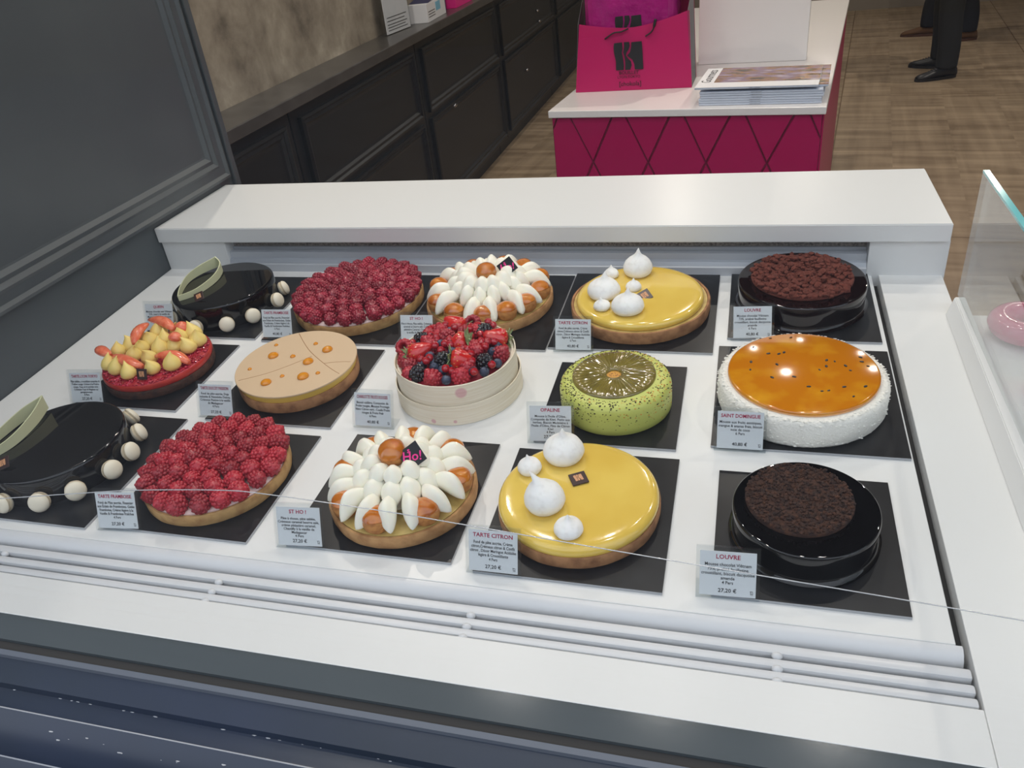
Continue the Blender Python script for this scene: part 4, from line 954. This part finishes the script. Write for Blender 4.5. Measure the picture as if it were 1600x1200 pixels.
for (ti, ds, pe, pr, u, v, rz, where) in LAB:
    over = any(abs(u+LW/2-b[1]) < b[3]/2 and abs(v-b[2]) < b[4]/2 for b in boards)
    g = root('price_label', '%s price label %s' % (ti.replace(' !', '').title(), where), 'price label', DM(u, v, BH if over else 0.0004, rz), 'acrylic price labels')
    ln = RX(-LEAN)
    link('foot', FOOT, g, Matrix.Identity(4))
    h = link('holder', HOLD, g, TR(0, 0, 0.0022) @ ln)
    c = link('card', CARD, g, TR(0, 0, 0.0022) @ ln)
    F = lambda z: TR(LW/2, 0.00138, z) @ RX(PI/2)
    text('title_text', ti, 0.0062, 'pinkink', c, F(LH-0.0105), 0.045, 0.00010)
    n = len(ds); z = LH-0.0172; st = 0.0052 if n <= 4 else 0.0046
    text('description_text', '\n'.join(ds+[pe]), 0.0047 if n <= 4 else 0.0042, 'ink', c, F(z-st*n/2), 0.050, 0.00004)
    text('price_text', pr, 0.0056, 'ink', c, F(0.0085), 0.02, 0.00007)
    bm = bmesh.new()
    for (x0, x1, z0, z1) in ((0, 0.0028, 0.0032, 0.0037), (0.0006, 0.0010, 0, 0.0032), (0.0026, 0.0030, 0, 0.0030), (0.0006, 0.0030, 0, 0.0004), (0.0015, 0.0022, 0.0010, 0.0017)):
        box(bm, x0, x1, 0, 0.0001, z0, z1)
    part('printed_icon', bm, 'ink', c, TR(LW-0.0090, 0.00138, 0.0060))

# ------------------------------------------------------------------ cabinets along the left wall
XF = -1.53
ys = [1.30, 2.545, 3.79, 5.18, 6.815, 8.2, 9.6]
cabn = ['nearest to the display case', 'second from the display case', 'below the leaflet stand and box', 'third from the far end, with a chrome pull', 'half hidden behind the pink bag', 'at the far end of the shop']
pulls = {2: [(4.21, 0.56)], 3: [(6.28, 0.657), (6.24, 0.735), (5.79, 0.415)], 4: [(7.4, 0.8)]}
for i in range(6):
    y0, y1 = ys[i]+0.004, ys[i+1]-0.004
    if i == 0: y0 = 1.60
    g = root('wall_cabinet', 'near-black panelled cabinet unit '+cabn[i], 'cabinet', TR(-1.6, (y0+y1)/2, 0), 'dark panelled cabinets')
    yc = (y0+y1)/2
    Z = lambda b: b
    bm = bmesh.new(); box(bm, -0.088, 0.055, y0-yc, y1-yc, 0.11, 0.958, 0, 0.003); part('carcass', bm, 'cab', g)
    bm = bmesh.new(); box(bm, -0.088, -0.01, y0-yc, y1-yc, 0.0, 0.11); part('plinth', bm, 'cab', g)
    for (z0, z1) in ((0.14, 0.585), (0.615, 0.915)):
        bm = bmesh.new(); a0, a1 = y0-yc+0.05, y1-yc-0.05
        rings = []
        for ins, pr in [(0, 0.0), (0, 0.016), (0.010, 0.018), (0.018, 0.010), (0.030, 0.012), (0.040, 0.004), (0.052, 0.002)]:
            rings.append([bm.verts.new((0.055+pr, y, z)) for (y, z) in ((a0+ins, z0+ins), (a1-ins, z0+ins), (a1-ins, z1-ins), (a0+ins, z1-ins))])
        for a, b in zip(rings, rings[1:]):
            for k in range(4): bm.faces.new((a[k], a[(k+1) % 4], b[(k+1) % 4], b[k]))
        bm.faces.new(rings[-1])
        p = part('door', bm, 'cab', g)
        for (py, pz) in pulls.get(i, []):
            if z0 < pz < z1:
                bm = bmesh.new(); ball(bm, (0.066, py-yc, pz), 0.014, 2, sc=(0.8, 1.6, 0.8)); part('pull', bm, 'chrome', p)
bm = bmesh.new(); box(bm, -1.689, -1.505, 1.58, 9.7, 0.9585, 1.0, 0, 0.004)
tag(part('cabinet_worktop', bm, 'counter', None), 'long dark stone worktop running over the wall cabinets', 'worktop')

# things standing on the worktop
def leaflet():
    g = root('leaflet_stand', 'clear upright leaflet holder with white leaflet on the dark worktop', 'leaflet holder', TR(-1.625, 3.83, 1.0) @ RZ(-0.12))
    part('leaflet', boxm(0.0, 0.004, -0.115, 0.115, 0.004, 0.26), 'paper', g)
    part('holder', boxm(0.005, 0.008, -0.12, 0.12, 0.0, 0.262), 'acrylic', g)
    part('holder_back', boxm(-0.012, -0.002, -0.12, 0.12, 0.0, 0.262), 'acrylic', g)
    bm = bmesh.new(); box(bm, 0.0041, 0.0045, -0.09, -0.045, 0.16, 0.225); part('pink_print', bm, 'pinkink', g)
    bm = bmesh.new()
    for k, z in enumerate((0.07, 0.055, 0.04, 0.028, 0.016)): box(bm, 0.0041, 0.0045, -0.10, 0.09 - 0.02*(k % 2), z, z+0.004)
    part('printed_lines', bm, 'bagside', g)
leaflet()
g = root('mask_box', 'opened white cardboard box with blue print on the dark worktop', 'box', TR(-1.60, 4.20, 1.0) @ RZ(0.05))
part('carton', boxm(-0.055, 0.045, -0.17, 0.15, 0.0, 0.085, 0.002), 'paper', g)
part('blue_print', boxm(0.0452, 0.0458, -0.02, 0.06, 0.035, 0.075), 'lightblue', g)
bm = bmesh.new()
for z in (0.02, 0.032, 0.044): box(bm, 0.0452, 0.0458, -0.15, -0.04, z, z+0.004)
part('printed_lines', bm, 'bagside', g)
bm = bmesh.new()
vv = [bm.verts.new(c) for c in [(-0.055, -0.13, 0.0855), (0.045, -0.13, 0.0855), (0.03, 0.10, 0.105), (-0.06, 0.10, 0.105), (-0.055, -0.13, 0.0875), (0.045, -0.13, 0.0875), (0.03, 0.10, 0.107), (-0.06, 0.10, 0.107)]]
for f in ((0, 1, 2, 3), (7, 6, 5, 4), (0, 4, 5, 1), (1, 5, 6, 2), (2, 6, 7, 3), (3, 7, 4, 0)): bm.faces.new([vv[i] for i in f])
part('lid_flap', bm, 'bluebox', g)
g = tag(part('blue_carton', boxm(-1.66, -1.60, 4.40, 4.47, 1.0, 1.11, 0.002), 'bluebox', None), 'small dark blue carton between the white box and the pink box', 'box')
g = tag(part('pink_carton', boxm(-1.66, -1.555, 4.50, 4.80, 1.0, 1.16, 0.002), 'pinkbox', None), 'bright pink carton on the far part of the dark worktop', 'box')

# ------------------------------------------------------------------ magenta counter
KR = -0.112
K0 = TR(-0.629, 2.587, 0) @ RZ(KR)
KW = 0.845; KD = 2.0; KZ = 0.90
ko = root('counter_unit', 'magenta counter with diamond-grooved front and white top', 'counter', K0)
part('counter_top', boxm(0, KW, 0, KD, KZ-0.022, KZ, 0.002), 'ledge_white', ko)
part('counter_body', boxm(0.008, KW-0.008, 0.014, KD-0.02, 0, KZ-0.0225), 'magenta_shade', ko)  # darker than the tiles, so the grooves carry painted shade
def clip(poly, x0, x1, z0, z1):
    for ax, lim, s in ((0, x0, 1), (0, x1, -1), (1, z0, 1), (1, z1, -1)):
        out = []
        for i in range(len(poly)):
            a, b = poly[i], poly[(i+1) % len(poly)]
            ia = (a[ax]-lim)*s >= 0; ib = (b[ax]-lim)*s >= 0
            if ia: out.append(a)
            if ia != ib:
                k = (lim-a[ax])/(b[ax]-a[ax]); out.append((a[0]+(b[0]-a[0])*k, a[1]+(b[1]-a[1])*k))
        poly = out
        if len(poly) < 3: return []
    return poly
bm = bmesh.new(); hw, hh = 0.0915, 0.192; ztop = KZ-0.022
for k in range(-2, 8):
    for j in range(-4, 7):
        cx = 0.14+k*0.183+(hw if j % 2 else 0); cz = ztop-0.147-0.0-hh*(j-1)
        cx += 0 if j % 2 else 0
        kk = 0.972
        poly = [(cx-hw*kk, cz), (cx, cz-hh*kk), (cx+hw*kk, cz), (cx, cz+hh*kk)]
        poly = clip(poly, 0.010, KW-0.010, 0.0, ztop-0.001)
        if len(poly) < 3: continue
        c = (sum(p[0] for p in poly)/len(poly), sum(p[1] for p in poly)/len(poly))
        back = [bm.verts.new((p[0], 0.0138, p[1])) for p in poly]
        front = [bm.verts.new((p[0]+(c[0]-p[0])*0.03, 0.009, p[1]+(c[1]-p[1])*0.03)) for p in poly]
        n = len(poly); bm.faces.new(front)
        for q in range(n): bm.faces.new((back[q], back[(q+1) % n], front[(q+1) % n], front[q]))
part('diamond_panel', bm, 'magenta', ko)
bm = bmesh.new(); box(bm, KW-0.008, KW-0.004, 0.014, KD-0.02, 0, KZ-0.0225); part('side_panel', bm, 'magenta', ko)

# gift bag
bag = root('gift_bag', 'magenta paper gift bag with dark gusset and black emblem on the white counter top', 'bag', TR(-0.3855, 2.82, KZ+0.0005) @ RZ(-0.03))
def bag_panel(y, lean, top, mi=0, th=0.0012):
    bm = bmesh.new(); n = 16; rows = []
    for i in range(n+1):
        s = i/n; xb = -0.197+0.394*s; xt = -0.176+0.360*s; z = top(s)
        r = []
        for yy in (0, th):
            r.append([bm.verts.new((xb+(xt-xb)*k, y+lean*k+yy, z*k)) for k in (0, 0.25, 0.5, 0.75, 1.0)])
        rows.append(r)
    for a, b in zip(rows, rows[1:]):
        for k in range(4):
            bm.faces.new((a[0][k], b[0][k], b[0][k+1], a[0][k+1])); bm.faces.new((a[1][k], a[1][k+1], b[1][k+1], b[1][k]))
        bm.faces.new((a[0][4], b[0][4], b[1][4], a[1][4])); bm.faces.new((a[0][0], a[1][0], b[1][0], b[0][0]))
    for r in (rows[0], rows[-1]):
        for k in range(4): bm.faces.new((r[0][k], r[0][k+1], r[1][k+1], r[1][k]))
    return bm
part('front_panel', bag_panel(0.0, 0.02, lambda s: 0.194+0.030*(abs(2*s-1)**1.6)+0.010*(2*s-1)), 'bagpink', bag, auto=40)
part('back_panel', bag_panel(0.15, -0.0, lambda s: 0.30), 'bagpink', bag, auto=40)
bm = bmesh.new()
for sx in (-1, 1):
    q = [(sx*0.196, 0.0012, 0), (sx*0.196, 0.150, 0), (sx*0.183, 0.150, 0.30), (sx*0.1805, 0.018, 0.214 if sx < 0 else 0.234)]
    a = [bm.verts.new(p) for p in q]; b = [bm.verts.new((p[0]-sx*0.0012, p[1], p[2])) for p in q]
    bm.faces.new(a); bm.faces.new(b[::-1])
    for k in range(4): bm.faces.new((a[k], a[(k+1) % 4], b[(k+1) % 4], b[k]))
box(bm, -0.195, 0.195, 0.001, 0.150, 0.0, 0.0015)
part('gusset', bm, 'bagside', bag)
LF = RX(PI/2 - 0.083)
ZF = lambda z: TR(0, 0.0215*z/0.26-0.0016, z) @ LF
part('emblem', emblem_bm(0.098, 0.088, 0.0006), 'logo', bag, TR(-0.012, 0, 0) @ ZF(0.108))
text('brand_lettering', 'BOUILLET', 0.015, 'logo', bag, TR(-0.012, 0, 0) @ ZF(0.056), 0.095, 0.0001)
text('city_lettering', 'LYON·TOKYO', 0.012, 'logo', bag, TR(-0.012, 0, 0) @ ZF(0.043), 0.095, 0.0)
text('brand_lettering', '[chokola]', 0.020, 'logo', bag, TR(-0.008, 0, 0) @ ZF(0.021), 0.09, 0.0)
bm = bmesh.new(); tube(bm, smoothpts([(-0.09, 0.012, 0.165), (-0.06, 0.011, 0.182), (-0.035, 0.012, 0.184), (-0.012, 0.013, 0.192)], 5), 0.0045, 8, flat=0.5); part('handle_ribbon', bm, 'logo', bag)
bm = bmesh.new(); tube(bm, smoothpts([(0.045, 0.010, 0.166), (0.068, 0.011, 0.182), (0.078, 0.014, 0.215)], 5), 0.0045, 8, flat=0.5); part('handle_ribbon', bm, 'logo', bag)
# wrapped parcel inside the bag
bm = bmesh.new(); rg = random.Random(3)
box(bm, -0.160, 0.145, 0.030, 0.138, 0.004, 0.56, 0, 0.03)
bmesh.ops.subdivide_edges(bm, edges=bm.edges[:], cuts=3, use_grid_fill=True)
for v in bm.verts:
    v.co.x += rg.uniform(-0.004, 0.004); v.co.y += rg.uniform(-0.003, 0.003)
wr = root('wrapped_parcel', 'violet-pink film wrapped parcel standing inside the magenta gift bag', 'parcel', TR(-0.3855, 2.82, KZ+0.003) @ RZ(-0.03))
part('film_wrap', bm, 'tissue', wr, smooth=True)
part('emblem', emblem_bm(0.09, 0.09, 0.0006), 'logo', wr, TR(-0.012, 0.0285, 0.182) @ RX(PI/2))
bm = bmesh.new(); rg = random.Random(6)
for i in range(22):
    ball(bm, (0.162+rg.uniform(-0.012, 0.012), rg.uniform(0.05, 0.13), rg.uniform(0.27, 0.42)), rg.uniform(0.008, 0.018), 1, jit=0.3, rng=rg)
part('tissue_paper', bm, 'tissue2', wr)

# white standing panel behind
g = tag(part('display_box', boxm(-0.188, 0.185, 3.150, 3.215, KZ+0.0005, KZ+0.75, 0.002), 'ledge_white', None, TR(0, 3.18, 0) @ RZ(-0.08) @ TR(0, -3.18, 0)), 'tall plain white box standing on the counter behind the magazines', 'display box')

# magazines
MG = TR(-0.158, 2.562, KZ+0.0005) @ RZ(-0.10)
wh = ['lying flat, bottom one of the pile', 'second from the bottom of the pile', 'third from the bottom of the pile', 'fourth from the bottom of the pile', 'fourth from the top of the pile', 'third from the top of the pile', 'just under the top one, sticking out to the right with a printed cover', 'with photo cover, topmost of the pile']
rg = random.Random(8)
for i in range(8):
    dx = 0.008 if i < 7 else -0.004; dx += rg.uniform(-0.003, 0.003); z = i*0.0068
    if i == 6: dx = 0.020
    wd = 0.352
    g = root('magazine', 'white-spined magazine '+wh[i], 'magazine', MG @ TR(dx, (0.030 if i == 6 else 0.004) if i < 7 else 0.0, z) @ RZ(rg.uniform(-0.008, 0.008)), 'magazines piled on the counter')
    part('pages', boxm(0.0, wd, 0.0005, 0.262, 0.0, 0.0062, 0.0016), 'spine', g)
    if i == 7 or i == 6:
        part('cover', boxm(0.0, wd, 0.0, 0.262, 0.0062, 0.0065), 'paper' if i == 7 else 'cover', g)
        if i == 7:
            part('cover_picture', boxm(0.048, wd, 0.062, 0.262, 0.00651, 0.0067), 'cover', g)
            text('cover_lettering', 'Gourmets', 0.042, 'logo', g, TR(0.024, 0.150, 0.0068) @ RZ(PI/2), 0.19)
            text('spine_lettering', 'magazine gourmand', 0.0040, 'ink', g, TR(0.175, -0.0003, 0.0032) @ RX(PI/2))
    else:
        text('spine_lettering', 'magazine gourmand', 0.0040, 'ink', g, TR(0.165, 0.0004, 0.0032) @ RX(PI/2))
# ------------------------------------------------------------------ two people standing in the shop
def skin_mesh(name, verts, edges, radii, matn, parent, rootv=0, sub=2):
    me = bpy.data.meshes.new(name); me.from_pydata(verts, edges, []); o = bpy.data.objects.new(name, me); COL.objects.link(o)
    md = o.modifiers.new('s', 'SKIN'); md.use_smooth_shade = True
    for i, r in enumerate(radii):
        r = r if isinstance(r, (tuple, list)) else (r, r)
        me.skin_vertices[0].data[i].radius = r
    me.skin_vertices[0].data[rootv].use_root = True
    ms = o.modifiers.new('u', 'SUBSURF'); ms.levels = sub; ms.render_levels = sub
    dg = bpy.context.evaluated_depsgraph_get(); m2 = bpy.data.meshes.new_from_object(o.evaluated_get(dg))
    bpy.data.objects.remove(o)
    m2.materials.clear(); m2.materials.append(M[matn])
    for p in m2.polygons: p.use_smooth = True; p.material_index = 0
    return link(name, m2, parent)
def person(label, loc, rz, feet, trous, shirt, shoem, solem, wide, laces):
    """faces local +x; feet = [(x,y,angle)]"""
    g = root('person', label, 'person', TR(*loc) @ RZ(rz))
    V = [(0, 0, 0.95)]; E = []; Rr = [0.13]
    def chain(start, pts):
        prev = start
        for (p, r) in pts:
            V.append(p); Rr.append(r); E.append((prev, len(V)-1)); prev = len(V)-1
        return prev
    ch = chain(0, [((0, 0, 1.12), 0.13), ((0, 0, 1.30), (0.12, 0.16)), ((0, 0, 1.43), (0.10, 0.13)), ((0.0, 0, 1.50), 0.055), ((0.012, 0, 1.56), 0.055), ((0.02, 0, 1.64), 0.090), ((0.015, 0, 1.71), 0.088), ((0.01, 0, 1.755), 0.05)])
    for s in (-1, 1):
        fx, fy, fa = feet[0 if s < 0 else 1]
        chain(0, [((0, s*0.10, 0.88), 0.088), ((fx*0.5+0.01, (fy+s*0.09)/2, 0.48), 0.062), ((fx-0.05*math.cos(fa), fy-0.05*math.sin(fa), 0.10), 0.040)])
        e = chain(3, [((0, s*0.19, 1.42), 0.055), ((-0.02, s*0.235, 1.15), 0.042), ((0.04, s*0.235, 0.92), 0.030), ((0.05, s*0.235, 0.86), (0.018, 0.032))])
        for k, (dx, ln, dz) in enumerate([(0.026, 0.062, 0), (0.010, 0.072, 0), (-0.008, 0.068, 0), (-0.024, 0.055, 0)]):
            chain(e, [((0.05+dx, s*0.235, 0.825), 0.009), ((0.055+dx, s*0.23, 0.825-ln*0.55), 0.0085), ((0.062+dx, s*0.222, 0.825-ln), 0.007)])
        chain(e, [((0.088, s*0.222, 0.850), 0.010), ((0.102, s*0.215, 0.818), 0.009)])
    skin_mesh('body', V, E, Rr, 'skin', g)
    # face, ears, hair
    bm = bmesh.new(); ball(bm, (0.112, 0, 1.655), 0.014, 2, sc=(1, 0.8, 1.3))
    for s in (-1, 1): ball(bm, (0.02, s*0.092, 1.65), 0.018, 2, sc=(0.8, 0.4, 1.5))
    part('nose_and_ears', bm, 'skin', g)
    bm = bmesh.new()
    for s in (-1, 1): ball(bm, (0.098, s*0.034, 1.685), 0.009, 2, sc=(0.6, 1.2, 0.8))
    part('eyes', bm, 'black', g)
    bm = bmesh.new(); ball(bm, (0.104, 0, 1.615), 0.012, 2, sc=(0.4, 2.0, 0.4)); part('mouth', bm, 'rasp_in', g)
    bm = bmesh.new(); ball(bm, (-0.008, 0, 1.715), 0.104, 3, sc=(1, 0.97, 0.85)); part('hair', bm, 'hair', g)
    # trousers
    V = [(0, 0, 1.00)]; E = []; Rr = [0.145]
    def chain2(start, pts):
        prev = start
        for (p, r) in pts:
            V.append(p); Rr.append(r); E.append((prev, len(V)-1)); prev = len(V)-1
    for s in (-1, 1):
        fx, fy, fa = feet[0 if s < 0 else 1]; ax, ay = fx-0.05*math.cos(fa), fy-0.05*math.sin(fa)
        chain2(0, [((0, s*0.10, 0.86), 0.112), ((fx*0.5+0.005, (fy+s*0.09)/2, 0.48), wide), ((ax, ay, 0.22), wide*0.92), ((ax, ay, 0.085), wide*0.90), ((ax, ay, 0.07), wide*0.88)])
    skin_mesh('trousers', V, E, Rr, trous, g)
    V = [(0, 0, 1.0)]; E = []; Rr = [0.15]
    def chain3(start, pts):
        prev = start
        for (p, r) in pts:
            V.append(p); Rr.append(r); E.append((prev, len(V)-1)); prev = len(V)-1
        return prev
    c = chain3(0, [((0, 0, 1.15), 0.148), ((0, 0, 1.32), (0.135, 0.175)), ((0, 0, 1.43), (0.112, 0.14)), ((0, 0, 1.48), 0.07)])
    for s in (-1, 1): chain3(3, [((0, s*0.19, 1.42), 0.070), ((-0.02, s*0.235, 1.15), 0.057), ((0.03, s*0.235, 0.95), 0.045)])
    skin_mesh('jacket', V, E, Rr, shirt, g)
    for (fx, fy, fa) in feet:
        sh = link('shoe', None, g); bpy.data.objects.remove(sh)
        bm = bmesh.new(); rings = []; seg = 16
        prof = [(-0.130, 0.020, 0.045, 0.030), (-0.120, 0.036, 0.080, 0.042), (-0.085, 0.040, 0.098, 0.050), (-0.040, 0.040, 0.098, 0.050), (0.0, 0.040, 0.085, 0.045), (0.05, 0.044, 0.066, 0.036), (0.10, 0.048, 0.052, 0.030), (0.135, 0.042, 0.044, 0.026), (0.158, 0.026, 0.034, 0.022), (0.165, 0.010, 0.026, 0.018)]
        for (x, wy, ht, mz) in prof:
            rr = []
            for k in range(seg):
                a = 2*PI*k/seg; z = 0.012 + (ht-0.012)*(0.5+0.5*math.sin(a))
                rr.append(bm.verts.new((x, wy*math.cos(a)*(1 if math.sin(a) < 0.2 else 0.92), z)))
            rings.append(rr)
        for a, b in zip(rings, rings[1:]):
            for k in range(seg): bm.faces.new((a[k], a[(k+1) % seg], b[(k+1) % seg], b[k]))
        bm.faces.new(rings[0]); bm.faces.new(rings[-1])
        sm = part('shoe', bm, shoem, g, TR(fx, fy, 0) @ RZ(fa), smooth=True)
        bm = bmesh.new(); n = 28; pts = []
        for k in range(n):
            a = 2*PI*k/n; pts.append((0.018+0.152*math.cos(a), (0.046 if math.cos(a) > 0 else 0.041)*math.sin(a)*(abs(math.sin(a))**-0.25 if abs(math.sin(a)) > 0.2 else 1)))
        a = [bm.verts.new((x, y, 0.0005)) for x, y in pts]; b = [bm.verts.new((x, y, 0.020)) for x, y in pts]
        bm.faces.new(a); bm.faces.new(b[::-1])
        for k in range(n): bm.faces.new((a[k], a[(k+1) % n], b[(k+1) % n], b[k]))
        part('sole', bm, solem, sm)
        if laces:
            bm = bmesh.new()
            for k in range(4):
                x = 0.030+0.018*k; z = 0.077-0.0072*k
                tube(bm, [(x, -0.022, z-0.006), (x+0.004, 0, z+0.001), (x, 0.022, z-0.006)], 0.0022, 6)
            part('laces', bm, 'lace', sm)
    return g
person('person in charcoal trousers and black laced shoes standing nearer on the parquet', (1.37, 6.89, 0), PI-0.05, [(0.04, 0.17, 0.26), (0.04, -0.20, -0.30)][::-1] and [(0.05, -0.19, -0.35), (0.05, 0.19, 0.38)], 'trousers', 'shirt', 'shoe', 'shoe', 0.088, True)
person('person in dark navy trousers and brown suede shoes standing further back', (1.66, 8.22, 0), PI-0.02, [(-0.02, -0.17, -0.05), (0.20, 0.16, 0.05)][::-1] and [(0.22, -0.15, -0.05), (-0.04, 0.17, 0.1)], 'navycloth', 'shirt', 'brownshoe', 'brownsole', 0.085, False)
